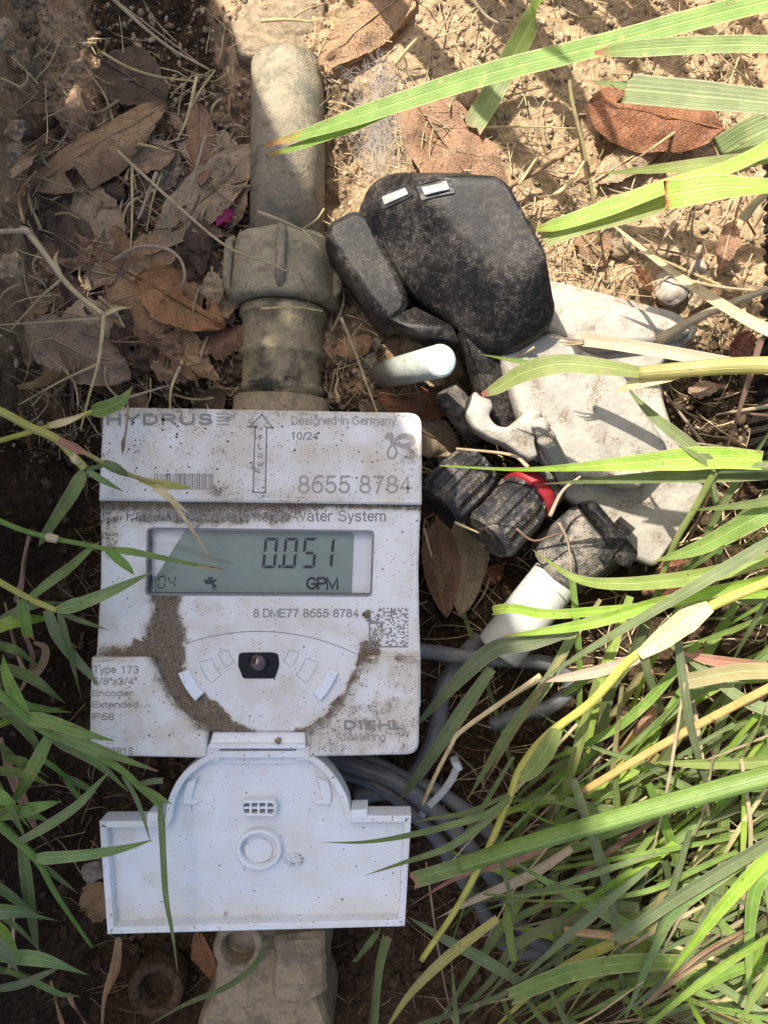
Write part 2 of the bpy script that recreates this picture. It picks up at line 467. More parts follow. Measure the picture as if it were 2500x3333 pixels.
SOIL = mat_soil(); CLOD = mat_clod(); CLODP = mat_clod((.24, .18, .115), (.46, .36, .24), 'pale_clod')
HUMUS = mat_clod((.035, .024, .016), (.12, .082, .05), 'dark_crumb')
STONE = mat_simple('stone', (.33, .28, .23), .7, .3, .35, 240, .0003)
PLAST = mat_plastic('meter_plastic', (.68, .68, .66)); PLAST_C = mat_plastic('lid_plastic', (.69, .715, .73), film=(.6, .57, .5))
PRINT = mat_print('grey_ink', (.20, .19, .175), .30); PRINT_W = mat_print('worn_ink', (.27, .25, .22), .36)
LCDM = mat_simple('lcd_sheet', (.235, .315, .275), .35, .4, .06, 120, .00002)
SEG = mat_simple('lcd_segment', (.012, .022, .028), .5, .2, .1); SEG2 = mat_simple('lcd_segment_faint', (.06, .075, .065), .5, .2, .2)
WHITE = mat_simple('inner_plastic_glare', (.84, .87, .90), .4, .4, .04, 200, .00003)
SEAM = mat_simple('seam_shadow_gap', (.20, .205, .215), .8, .1, .1)
BLK = mat_black_dusty()
BLKG = mat_simple('black_gloss', (.005, .005, .006), .2, .25, .1, 200, .00002)
LENS = mat_simple('lens', (.06, .035, .03), .06, .9, .3, 300, .0)
GLANDM = mat_simple('gland_rubber', (.016, .016, .018), .40, .4, .3, 300, .0003, (.20, .16, .115), .545)
GLANDG = mat_simple('gland_dirty', (.06, .055, .05), .7, .3, .4, 260, .0004, (.27, .23, .18), .52)
RED = mat_simple('red_ring', (.27, .016, .022), .55, .4, .25, 250, .0002, (.30, .20, .15), .66)
CREAM = mat_simple('weathered_white_plastic', (.34, .315, .265), .62, .3, .14, 110, .0006, (.16, .112, .066), .555)
RODM = mat_simple('white_rod', (.42, .45, .40), .55, .3, .12, 200, .0003, (.24, .195, .13), .60)
INSM = mat_simple('slot_insert', (.27, .275, .26), .6, .3, .15, 300, .0003, (.12, .1, .08), .58)
DISCM = mat_simple('rod_end', (.56, .62, .58), .5, .3, .05, 200, .0002, (.35, .32, .26), .68)
TUBEM = mat_simple('pale_tube', (.42, .42, .385), .42, .4, .08, 150, .0003, (.33, .28, .2), .60)
CABLE = mat_simple('grey_cable', (.105, .107, .112), .42, .4, .15, 160, .0002, (.20, .17, .14), .57)
ZIP = mat_simple('zip_tie', (.42, .43, .42), .4, .4, .1)
PIPEM = mat_pipe('pipe', (.40, .335, .225), (.13, .145, .10), .8)
NUTM = mat_pipe('nut', (.43, .37, .245), (.17, .155, .10), .65)
SPIG = mat_pipe('spigot', (.38, .315, .19), (.030, .029, .021), 1., .18)
BODYM = mat_pipe('meter_body', (.42, .33, .205), (.16, .12, .07), .7)
BOXM = mat_simple('box_wall', (.02, .019, .017), .65, .3, .4, 200, .0006, (.12, .09, .065), .56)
PUPA = mat_simple('pupa_shell', (.055, .035, .022), .25, .5, .3)
MAG = mat_simple('magenta_petal', (.20, .012, .075), .55, .3, .4)
FLUFF = mat_simple('fluff', (.46, .42, .37), .8, .1, .1)
SHADEM = mat_simple('shade_panel_sheet', (.06, .07, .055), .6, .3, .2)

LF_TAN = mat_leaf('leaf_tan', (.44, .30, .175), (.56, .41, .255), (.60, .44, .27))
LF_BRN = mat_leaf('leaf_brown', (.36, .205, .108), (.47, .30, .17), (.50, .33, .19))
LF_RUST = mat_leaf('leaf_rust', (.34, .155, .065), (.46, .235, .105), (.28, .13, .055), rough=.4)
LF_GREY = mat_leaf('leaf_grey', (.37, .27, .165), (.48, .365, .235), (.50, .39, .26))
LF_DARK = mat_leaf('leaf_dark', (.105, .07, .046), (.175, .12, .08), (.19, .13, .09))
LF_RED = mat_leaf('leaf_redbrown', (.17, .065, .035), (.27, .115, .062), (.28, .14, .08), rough=.32)
LEAFMATS = [LF_TAN, LF_BRN, LF_GREY, LF_DARK, LF_BRN, LF_TAN]

G_GREEN = mat_grass('grass_green', (.130, .205, .042), (.215, .310, .078), (.42, .20, .10), .40)
G_BLUE = mat_grass('grass_greygreen', (.150, .215, .075), (.230, .305, .120), (.40, .30, .16), .40)
G_BRIGHT = mat_grass('grass_bright', (.205, .310, .040), (.310, .420, .080), (.45, .17, .07), .42)
G_YEL = mat_grass('grass_yellow', (.34, .33, .085), (.47, .43, .13), (.46, .30, .14), .40)
G_DARK = mat_grass('grass_deep', (.105, .160, .040), (.170, .230, .066), (.30, .20, .10), .38)
G_STRAW = mat_grass('grass_dry', (.47, .36, .18), (.63, .51, .29), (.55, .42, .25), .22)
G_RED = mat_grass('grass_reddened', (.30, .11, .085), (.44, .25, .16), (.45, .30, .16))
G_BROWN = mat_grass('grass_withered', (.20, .115, .062), (.32, .20, .115), (.30, .18, .1), .15)
G_ORANGE = mat_grass('grass_orange', (.36, .25, .10), (.46, .33, .15), (.40, .25, .1))
STRAW = mat_straw('straw', (.36, .275, .15), (.53, .43, .255)); STRAWD = mat_straw('straw_dark', (.16, .105, .06), (.30, .215, .13))

# ------------------------------------------------------------------ ground
def axis(lo, hi, step, far):
    core = np.arange(lo, hi + step, step)
    e = np.array([.006, .015, .03, .06, .12, .25, .5, 1, 2, 4, 8, 16, far])
    return np.concatenate([(lo - e)[::-1], core, core[-1] + e])
gxs = axis(-.185, .185, .00072, 40); gys = axis(-.245, .245, .00072, 40)
GX, GY = np.meshgrid(gxs, gys); GZ = hgt(GX, GY)
nx, ny = len(gxs), len(gys)
me = bpy.data.meshes.new('ground'); me.vertices.add(nx * ny)
me.vertices.foreach_set('co', np.stack([GX, GY, GZ], -1).reshape(-1).astype(np.float32))
ii = (np.arange(ny - 1)[:, None] * nx + np.arange(nx - 1)[None, :]).reshape(-1)
quads = np.stack([ii, ii + 1, ii + 1 + nx, ii + nx], -1).astype(np.int32)
me.loops.add(quads.size); me.loops.foreach_set('vertex_index', quads.reshape(-1))
me.polygons.add(len(quads)); me.polygons.foreach_set('loop_start', np.arange(0, quads.size, 4, dtype=np.int32))
me.polygons.foreach_set('use_smooth', np.ones(len(quads), dtype=bool))
px_ = 1250 + GX * 8078; py_ = 1666.5 - GY * 8078
humus_shade = np.clip(.48 + .55 * ss(230, 380, px_) * (1 - ss(640, 740, px_)) * (1 - ss(200, 420, py_)) + .15 * ss(180, 300, px_) * (1 - ss(780, 860, px_)) * ss(330, 480, py_) + .5 * ss(2150, 2350, px_) * ss(350, 600, py_) - .75 * ss(1050, 1500, px_) * (1 - ss(900, 1350, py_)) + .75 * ss(1150, 1750, py_)  # dark soil, plus grass shade painted into the right bank and deep gaps
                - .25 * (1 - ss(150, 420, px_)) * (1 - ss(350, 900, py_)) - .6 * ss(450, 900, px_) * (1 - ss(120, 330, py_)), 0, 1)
at = me.attributes.new('humus_shade', 'FLOAT', 'POINT'); at.data.foreach_set('value', humus_shade.reshape(-1).astype(np.float32))
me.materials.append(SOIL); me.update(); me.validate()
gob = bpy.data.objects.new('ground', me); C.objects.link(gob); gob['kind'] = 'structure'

# ------------------------------------------------------------------ what shades the meter: an added panel, unseen, its edge cut to the shadow line
Q = Vector((-.24, .335)); E = Vector((-sun_h.y, sun_h.x))          # E runs along the panel's face
def back(px, py, z):
    p = W(px, py, z); d = Vector((p.x, p.y)) - Q; t = d.dot(sun_h) / math.cos(R(SUN_EL))
    return d.dot(E), z + t * math.sin(R(SUN_EL))
e1, z1 = back(735, 60, -.052); e2, z2 = back(1990, 2700, -.02)
sl = (e2 - e1) / (z2 - z1)
shade_root = thing('shade_panel', (Q.x - .18 * E.x, Q.y - .18 * E.y, .005), 'unseen dark panel with holes, added to shade the meter', 'lid')
def shade_pt(e, z, d=0): return Vector((Q.x + e * E.x - d * sun_h.x, Q.y + e * E.y - d * sun_h.y, z))
ztop = 1.02; zb = .0
def slab(pts, d0, d1):
    n = len(pts); V = [shade_pt(e, z, d0) for e, z in pts] + [shade_pt(e, z, d1) for e, z in pts]
    F = [tuple(range(n)), tuple(range(2 * n - 1, n - 1, -1))] + [(i, i + n, (i + 1) % n + n, (i + 1) % n) for i in range(n)]
    return V, F
er = lambda z: e1 + sl * (z - z1)
def holed(pts, holes, d0, d1):
    loops = [pts] + holes; flat_ = [p for l in loops for p in l]; tri = geometry.tessellate_polygon([[Vector((e, z, 0)) for e, z in l] for l in loops]); n = len(flat_)
    V = [shade_pt(e, z, d0) for e, z in flat_] + [shade_pt(e, z, d1) for e, z in flat_]; F = [tuple(t) for t in tri] + [tuple(i + n for i in reversed(t)) for t in tri]; b = 0
    for l in loops:
        for k in range(len(l)): F.append((b + k, b + (k + 1) % len(l), b + (k + 1) % len(l) + n, b + k + n))
        b += len(l)
    return V, F
dapple_holes = []  # holes aimed to drop dapples of sun on the litter
for (x, y, r) in ((175, 125, .0072), (262, 98, .0054), (118, 255, .0058), (205, 305, .0080), (148, 352, .0050), (500, 292, .0056), (548, 352, .0052), (440, 335, .0032), (570, 262, .0050), (330, 470, .0042), (300, 960, .0036), (1010, 1120, .0036), (950, 1210, .0034)):
    e_, z_ = back(x, y, -.052)
    if e_ < er(z_) - r * 1.6: dapple_holes.append([(e_ + r * math.cos(2 * math.pi * k / 14), z_ + r * 1.25 * math.sin(2 * math.pi * k / 14)) for k in range(14)])
build('panel', *holed([(er(zb), zb), (er(ztop), ztop), (-.62, ztop), (-.62, zb)], dapple_holes, 0, .003), SHADEM, shade_root, False)
for k in range(3):
    zz = .26 + k * .24
    build('rib', *slab([(er(zz) - .02, zz), (er(zz + .03) - .02, zz + .03), (-.60, zz + .03), (-.60, zz)], .0035, .025), SHADEM, shade_root, False)

# ------------------------------------------------------------------ pit walls (black plastic box)
box = thing('meter_box', W(1250, 1666, -.09), 'black ribbed plastic wall of the meter box behind the soil', 'box')
def corr_wall(x0, y0, y1, zb, zt, side, ribs, thick=.006):
    n = ribs * 6; V = []; F = []
    for k in range(n + 1):
        t = k / n; y = y0 + (y1 - y0) * t; dx = .0007 * (1 if math.sin(t * ribs * 2 * math.pi) > 0 else -1) * side
        for zz in (zb, zt): V.append((x0 + dx, y, zz))
        for zz in (zt, zb): V.append((x0 + side * thick, y, zz))
    for k in range(n):
        a = 4 * k; b = a + 4
        for q in range(3): F.append((a + q, b + q, b + q + 1, a + q + 1))
    return V, F
build('wall', *corr_wall(.1490, .140, .015, -.085, .004, 1, 24), BOXM, box, False)

# ------------------------------------------------------------------ WATER METER
meter = thing('water_meter', W(845, 1900, -.075), 'pale grey plastic water meter with a digital display and its lid folded open', 'water meter')
ZM = -.0022; CX, CY, CR = 837, 2073, 342
def dseg(x, y, a, b):
    ax, ay = a; bx, by = b; t = max(0, min(1, ((x - ax) * (bx - ax) + (y - ay) * (by - ay)) / ((bx - ax) ** 2 + (by - ay) ** 2 + 1e-9)))
    return math.hypot(x - ax - t * (bx - ax), y - ay - t * (by - ay))
def sm(d, r, s=40): return max(0., min(1., (r - d) / s + .5))
def dirt_mid(x, y):
    wob = 30 * float(vnoise(x / 60, y / 60, 11)) + 16 * float(vnoise(x / 22, y / 22, 12))
    d = .95 * max(0, 1 - (y - 1640) / (34 + (26 if x < 980 else 8) + wob)) if y < 1720 else 0
    d = max(d, .62 * sm(dseg(x, y, (360, 1690), (930, 1678)), 24 + wob, 30), .5 * sm(dseg(x, y, (345, 1650), (345, 1760)), 45 + wob, 40))
    big = max(sm(dseg(x, y, (545, 1950), (535, 2060)), 58 + wob), sm(dseg(x, y, (545, 2050), (560, 2140)), 60 + wob),
              sm(dseg(x, y, (340, 2128), (560, 2120)), 20 + wob * .6), sm(dseg(x, y, (520, 2090), (560, 2180)), 52 + wob * .6))
    r = math.hypot(x - CX, y - CY); ang = math.degrees(math.atan2(y - CY, x - CX))      # 90 = towards the hinge
    if r < CR + 60 and y > 2085:
        wdt = np.interp(ang, [-10, 10, 40, 75, 95, 120, 150, 175, 190], [8, 10, 14, 8, 40, 86, 92, 84, 50])
        big = max(big, sm(CR - r, wdt + wob, 22))
    if r < 242 and y > 2095: big = 0 if r < 225 else big * .4
    d = max(d, .88 * big)
    d = max(d, .55 * sm(dseg(x, y, (1220, 2128), (1370, 2128)), 12 + wob * .5, 20), .45 * sm(dseg(x, y, (1160, 2100), (1230, 2060)), 14 + wob * .6, 26))
    d = max(d, .12 + .25 * float(vnoise(x / 70, y / 70, 13)), .34 * sm(dseg(x, y, (640, 1975), (720, 1990)), 26 + wob, 30))
    return d
def dirt_top(x, y):
    n = float(vnoise(x / 90, y / 70, 21)); n2 = float(vnoise(x / 28, y / 28, 22))
    d = .27 + .22 * n + .10 * n2 + .22 * max(0, 1 - (y - 1330) / 70)
    d += .22 * sm(dseg(x, y, (700, 1600), (1000, 1625)), 30, 60) + .12 * sm(dseg(x, y, (1330, 1400), (1340, 1480)), 30, 40) + .10 * sm(dseg(x, y, (760, 1370), (860, 1395)), 30, 50)
    return max(0, d)
def dirt_low(x, y):
    n = float(vnoise(x / 60, y / 60, 31)); n2 = float(vnoise(x / 24, y / 24, 32))
    d = .22 + .16 * n + .14 * n2 + .25 * max(0, 1 - abs(y - 2145) / 20)
    if x > 900: d += .08 + .14 * sm(dseg(x, y, (1020, 2410), (1300, 2370)), 60, 100) + .1 * n2
    r = math.hypot(x - CX, y - CY); d += .35 * max(0, 1 - (r - CR) / 35)
    return max(0, d)
top_out = rounded([(335, 1324), (1372, 1344), (1373, 1643), (320, 1629)], [6, 42, 4, 4])
mid_out = [(324, 1622), (1372, 1634), (1366, 1720), (1362, 1850), (1364, 2000), (1369, 2150), (1369, 2300), (1000, 2384), (690, 2384), (300, 2300), (312, 2146), (318, 2050), (327, 1880), (328, 1760)]
lcd_out = rounded([(478, 1716), (1219, 1726), (1211, 1942), (473, 1938)], 16)
v_, f_, a_ = panel_geo(mid_out, ZM, .012, 9, [lcd_out], None, dirt_mid, lambda x, y: .12)
face = build('face_plate', v_, f_, PLAST, meter, False, a_)
v_, f_, a_ = panel_geo(top_out, 0, .014, 9, [], None, dirt_top, lambda x, y: .40 if x < 700 else .22)
band = build('upper_cover', v_, f_, PLAST, meter, False, a_)
arcL = [(CX + CR * math.cos(R(a)), CY + CR * math.sin(R(a))) for a in np.linspace(168.5, 117.5, 16)]
left_out = [(296, 2142)] + arcL + [(676, 2392), (668, 2462), (660, 2468), (290, 2459)]
left_out = [(296, 2141), (490, 2141)] + arcL[0:] + [(672, 2398), (668, 2462), (658, 2468), (290, 2459)]
v_, f_, a_ = panel_geo(left_out, .0004, .015, 9, [], None, dirt_low, lambda x, y: .2)
lowl = build('lower_left_cover', v_, f_, PLAST, meter, False, a_)
arcR = [(CX + CR * math.cos(R(a)), CY + CR * math.sin(R(a))) for a in np.linspace(62.5, 11.5, 16)]
right_out = [(998, 2398)] + arcR + [(1184, 2138)] + rounded([(1369, 2138), (1362, 2456), (1000, 2464)], [4, 40, 8])
v_, f_, a_ = panel_geo(right_out, .0004, .015, 9, [], None, dirt_low, lambda x, y: .35)
lowr = build('lower_right_cover', v_, f_, PLAST, meter, False, a_)
# housing under the covers
hous = rounded([(345, 1345), (1350, 1355), (1350, 2440), (310, 2430)], 60)
build('housing', *loft(hous, [(0, -.0135), (0, -.030), (60, -.046)], 0), PLAST, meter, False)
build('measuring_tube', *lathe_axis(W(918, 1300, -.056), W(850, 3000, -.056), [(0, .019), (.3, .024), (.8, .024), (1, .019)], 24), BODYM, meter)

# lettering
def arcp(cx, cy, rx, ry, a0, a1, n=10):
    return [(cx + rx * math.cos(R(a0 + (a1 - a0) * k / n)), cy + ry * math.sin(R(a0 + (a1 - a0) * k / n))) for k in range(n + 1)]
def glyphs():
    A = arcp; X = .72; g = {}
    g['0'] = (.56, [A(.28, .5, .26, .5, 90, 450, 20)]); g['1'] = (.56, [[(.10, .78), (.32, .98), (.32, 0)]])
    g['2'] = (.56, [A(.28, .72, .25, .28, 170, -25) + [(.03, .02), (.54, .02)]]); g['3'] = (.56, [A(.27, .74, .23, .26, 160, -90) + A(.27, .25, .26, .26, 90, -165)])
    g['4'] = (.56, [[(.40, 0), (.40, .97), (.02, .28), (.54, .28)]]); g['5'] = (.56, [[(.48, .97), (.13, .97), (.07, .50)] + A(.27, .31, .26, .31, 130, -160)])
    g['6'] = (.56, [A(.28, .31, .25, .31, 180, 540, 20), A(.42, .36, .39, .64, 70, 180)]); g['7'] = (.56, [[(.03, .97), (.53, .97), (.33, .55), (.20, 0)]])
    g['8'] = (.56, [A(.28, .75, .21, .24, 90, 450, 18), A(.28, .26, .26, .26, 90, 450, 18)]); g['9'] = (.56, [A(.28, .69, .25, .31, 0, 360, 20), A(.14, .64, .39, .64, -110, 0)])
    g['/'] = (.30, [[(0, 0), (.3, 1)]]); g['"'] = (.26, [[(.04, 1), (.04, .68)], [(.20, 1), (.20, .68)]]); g[' '] = (.24, [])
    g['A'] = (.68, [[(0, 0), (.34, 1), (.68, 0)], [(.13, .36), (.55, .36)]]); g['D'] = (.66, [[(.0, 0), (0, 1), (.28, 1)] + A(.28, .5, .36, .5, 90, -90) + [(0, 0)]])
    g['E'] = (.58, [[(.56, 0), (0, 0), (0, 1), (.55, 1)], [(0, .52), (.50, .52)]]); g['F'] = (.54, [[(0, 0), (0, 1), (.53, 1)], [(0, .50), (.44, .50)]])
    g['G'] = (.74, [A(.37, .5, .36, .5, 40, 325, 18) + [(.70, .22), (.70, .46), (.40, .46)]]); g['H'] = (.64, [[(0, 0), (0, 1)], [(.62, 0), (.62, 1)], [(0, .53), (.62, .53)]])
    g['I'] = (.12, [[(.06, 0), (.06, 1)]]); g['L'] = (.50, [[(0, 1), (0, 0), (.48, 0)]]); g['M'] = (.78, [[(0, 0), (0, 1), (.38, .05), (.76, 1), (.76, 0)]])
    g['O'] = (.74, [A(.37, .5, .36, .5, 90, 450, 24)]); g['P'] = (.60, [[(0, 0), (0, 1), (.34, 1)] + A(.34, .74, .24, .26, 90, -90) + [(0, .48)]])
    g['R'] = (.66, [[(0, 0), (0, 1), (.36, 1)] + A(.36, .75, .24, .25, 90, -90) + [(0, .50)], [(.34, .48), (.64, 0)]])
    g['S'] = (.62, [A(.31, .75, .26, .25, 25, 240) + A(.31, .27, .29, .27, 75, -160)]); g['T'] = (.60, [[(.3, 0), (.3, 1)], [(0, 1), (.6, 1)]])
    g['U'] = (.64, [[(0, 1), (0, .33)] + A(.31, .33, .31, .33, 180, 360) + [(.62, 1)]]); g['W'] = (.94, [[(0, 1), (.24, .02), (.47, .96), (.70, .02), (.94, 1)]])
    g['Y'] = (.66, [[(0, 1), (.33, .45), (.66, 1)], [(.33, .45), (.33, 0)]])
    g['a'] = (.52, [A(.25, .50, .21, .22, 155, 0) + [(.46, .0)], A(.23, .20, .21, .20, 60, 320) + [(.45, .2)], [(.44, .44), (.30, .40)]]); g['c'] = (.48, [A(.26, X / 2, .24, X / 2, 45, 315)])
    g['d'] = (.52, [A(.25, X / 2, .23, X / 2, 0, 360, 18), [(.48, 0), (.48, 1)]]); g['e'] = (.52, [[(.03, .38), (.48, .38)] + A(.26, X / 2, .24, X / 2, 5, 320)])
    g['f'] = (.28, [[(.12, 0), (.12, .82)] + A(.26, .82, .14, .17, 180, 90), [(0, .68), (.28, .68)]]); g['g'] = (.52, [A(.25, X / 2, .23, X / 2, 0, 360, 18), [(.48, .70), (.48, -.06)] + A(.26, -.06, .22, .20, 0, -150)])
    g['i'] = (.10, [[(.05, 0), (.05, .70)], [(.05, .90), (.05, 1)]]); g['m'] = (.80, [[(0, 0), (0, .70)], A(.20, .50, .19, .21, 170, 0) + [(.39, 0)], A(.58, .50, .19, .21, 180, 0) + [(.77, 0)]])
    g['n'] = (.48, [[(0, 0), (0, .70)], A(.23, .48, .23, .23, 170, 0) + [(.46, 0)]]); g['o'] = (.52, [A(.26, X / 2, .25, X / 2, 90, 450, 20)])
    g['p'] = (.52, [A(.26, X / 2, .23, X / 2, 180, 540, 18), [(.02, .70), (.02, -.26)]]); g['r'] = (.28, [[(0, 0), (0, .70)], A(.22, .46, .22, .24, 175, 75)])
    g['s'] = (.46, [A(.23, .53, .20, .18, 30, 240) + A(.23, .19, .21, .19, 75, -160)]); g['t'] = (.26, [[(.12, .92), (.12, .14)] + A(.24, .14, .12, .14, 180, 280), [(0, .68), (.26, .68)]])
    g['x'] = (.46, [[(0, 0), (.44, .70)], [(0, .70), (.44, 0)]]); g['y'] = (.46, [[(0, .70), (.24, .02)], [(.46, .70), (.20, -.12)] + A(.08, -.12, .12, .13, 0, -90)])
    return g
GLY = glyphs()
def text_fit(t_, x0, y0, x1, y1, z, mat, parent, th=4., name='lettering', worn=0., gap=.16):
    strokes = []; cx = 0.
    for ch in t_:
        wd, ss_ = GLY[ch]
        for st in ss_: strokes.append([(x + cx, y) for x, y in st])
        cx += wd + gap
    a0 = min(p[0] for st in strokes for p in st); a1 = max(p[0] for st in strokes for p in st); b0 = min(p[1] for st in strokes for p in st); b1 = max(p[1] for st in strokes for p in st)
    h = th / 2; V = []; F = []
    for k, st in enumerate(strokes):
        P = [np.array((x0 + h + (x - a0) / max(1e-6, a1 - a0) * (x1 - x0 - th), y1 - h - (y - b0) / (b1 - b0) * (y1 - y0 - th))) for x, y in st]
        n = len(P); closed = np.linalg.norm(P[0] - P[-1]) < .05; base = len(V); zz = z + k * 1.5e-6
        for i in range(n):
            p = P[i]; a = P[i - 1] if i else (P[-2] if closed else None); b = P[i + 1] if i < n - 1 else (P[1] if closed else None)
            t1 = (p - a) if a is not None else (b - p); t2 = (b - p) if b is not None else (p - a)
            t1 = t1 / (np.linalg.norm(t1) + 1e-9); t2 = t2 / (np.linalg.norm(t2) + 1e-9); n1 = np.array((-t1[1], t1[0])); n2 = np.array((-t2[1], t2[0])); nn = n1 + n2; l = np.linalg.norm(nn)
            nn = n1 if l < .3 else nn / l; q = nn * h / max(.55, float(nn @ n1))
            e = 0 if closed or 0 < i < n - 1 else (-t1 if i == 0 else t1) * h * .9
            V += [W(*(p + q + e), zz), W(*(p - q + e), zz)]
        for i in range(n - 1): F.append((base + 2 * i, base + 2 * i + 1, base + 2 * i + 3, base + 2 * i + 2))
    wv = [worn(v) if callable(worn) else worn for v in V]
    return build(name, V, F, mat, parent, False, {'worn': wv})
def flat(polys, z, mat, parent, name, worn=0.):
    V = []; F = []
    for p in polys:
        b = len(V); q = [W(x, y, z) for x, y in p]
        if area(p) > 0: q = q[::-1]
        V += q; F.append(tuple(range(b, b + len(q))))
    return build(name, V, F, mat, parent, False, {'worn': [worn] * len(V)})
def rect(x0, y0, x1, y1): return [(x0, y0), (x1, y0), (x1, y1), (x0, y1)]
ZT = .00006
text_fit('HYDRUS', 346, 1345, 692, 1385, ZT, PRINT, band, 9.5, worn=.06, gap=.30)
flat([rect(706, 1344 + k * 11.5, 746, 1350 + k * 11.5) for k in range(4)], ZT, PRINT_W, band, 'logo_bars', .15)
text_fit('Designed in Germany', 948, 1354, 1290, 1390, ZT, PRINT_W, band, 4.2, worn=.05)
text_fit('10/24', 948, 1406, 1036, 1432, ZT, PRINT, band, 4.)
text_fit('8655 8784', 970, 1546, 1340, 1607, ZT, PRINT_W, band, 7.5, worn=-.1)
def ring_poly(pts, w_):
    out = []
    for i in range(len(pts) - 1):
        a = np.array(pts[i], float); b = np.array(pts[i + 1], float); t = b - a; t /= np.linalg.norm(t) + 1e-9; n = np.array((-t[1], t[0])) * w_ / 2; t = t * w_ * .45
        out.append([tuple(a - t + n), tuple(b + t + n), tuple(b + t - n), tuple(a - t - n)])
    return out
arrow = [(824, 1602), (830, 1390), (812, 1389), (852, 1350), (888, 1392), (868, 1391), (864, 1603), (824, 1602)]
flat(ring_poly(arrow, 5), ZT, PRINT, band, 'flow_arrow')
for k, ch in enumerate('FLOW'):
    text_fit(ch, 841 - (4 if ch == 'W' else 0), 1416 + k * 29, 855 + (4 if ch == 'W' else 0), 1434 + k * 29, ZT + .00002, PRINT, band, 3.6)
rb = random.Random(5); bars = []; x = 502
while x < 694:
    wd = rb.choice([2.2, 2.2, 4.4, 6.6]); bars.append(rect(x, 1541, min(x + wd, 695), 1594)); x += wd + rb.choice([2.4, 2.4, 4.6])
flat(bars, ZT, PRINT, band, 'barcode', .05)
# loop emblem
emb = crom([(1258, 1424, 16), (1270, 1416, 20), (1276, 1432, 20), (1284, 1452, 10), (1291, 1474, 9), (1282, 1490, 9), (1268, 1490, 9), (1262, 1474, 9), (1272, 1452, 10), (1292, 1430, 16), (1314, 1420, 22), (1338, 1426, 24), (1340, 1442, 22), (1318, 1452, 20), (1294, 1446, 12), (1280, 1434, 9)], 60)
pl = []
for i in range(len(emb) - 1): pl += ring_poly([emb[i][:2], emb[i + 1][:2]], emb[i][2] * .8)
for k, p in enumerate(pl): pass
V = []; F = []
for k, p in enumerate(pl):
    b = len(V); q = [W(x, y, ZT + k * 4e-7) for x, y in p]
    if area(p) > 0: q = q[::-1]
    V += q; F.append((b, b + 1, b + 2, b + 3))
build('emblem', V, F, PRINT_W, band, False, {'worn': [-.05] * len(V)})
ZF = ZM + ZT
text_fit('Property of San Antonio', 412, 1656, 938, 1706, ZF, PRINT, face, 5., worn=lambda v: .34 if -.071 < v.x < -.034 else .12)
text_fit('Water System', 956, 1660, 1256, 1706, ZF, PRINT, face, 5., worn=.0)
text_fit('8 DME77 8655 8784', 824, 1981, 1168, 2010, ZF, PRINT, face, 4.4, worn=-.2)
# two-dimensional code block beside the number
rb = random.Random(11); cells = []; cs = 130 / 22
for i in range(22):
    for j in range(22):
        on = i == 0 or j == 21 or (j == 0 and i % 2 == 0) or (i == 21 and j % 2 == 1) or (0 < i < 21 and 0 < j < 21 and rb.random() < .47)
        if on and not (i < 5 and j < 4 and rb.random() < .7): cells.append(rect(1200 + i * cs, 1978 + j * cs, 1200 + (i + 1) * cs - .25, 1978 + (j + 1) * cs - .25))
flat(cells, ZF, PRINT, face, 'data_code', .0)
ZL = .0004 + ZT
for s, x0, y0, x1, y1 in (('Type 173', 302, 2166, 452, 2194), ('5/8"x3/4"', 302, 2205, 446, 2230), ('Encoder', 300, 2245, 434, 2267), ('Extended', 300, 2282, 450, 2304), ('IP68', 298, 2320, 372, 2345), ('9120815', 302, 2432, 434, 2458)):
    text_fit(s, x0, y0, x1, y1 + (4 if s[0] == 'T' else 0), ZL, PRINT_W, lowl, 4.4, worn=-.04)
text_fit('DIEHL', 1120, 2344, 1310, 2376, ZL, PRINT, lowr, 8, worn=.0, gap=.30)
text_fit('Metering', 1120, 2386, 1255, 2418, ZL, PRINT_W, lowr, 4.6, worn=.0)

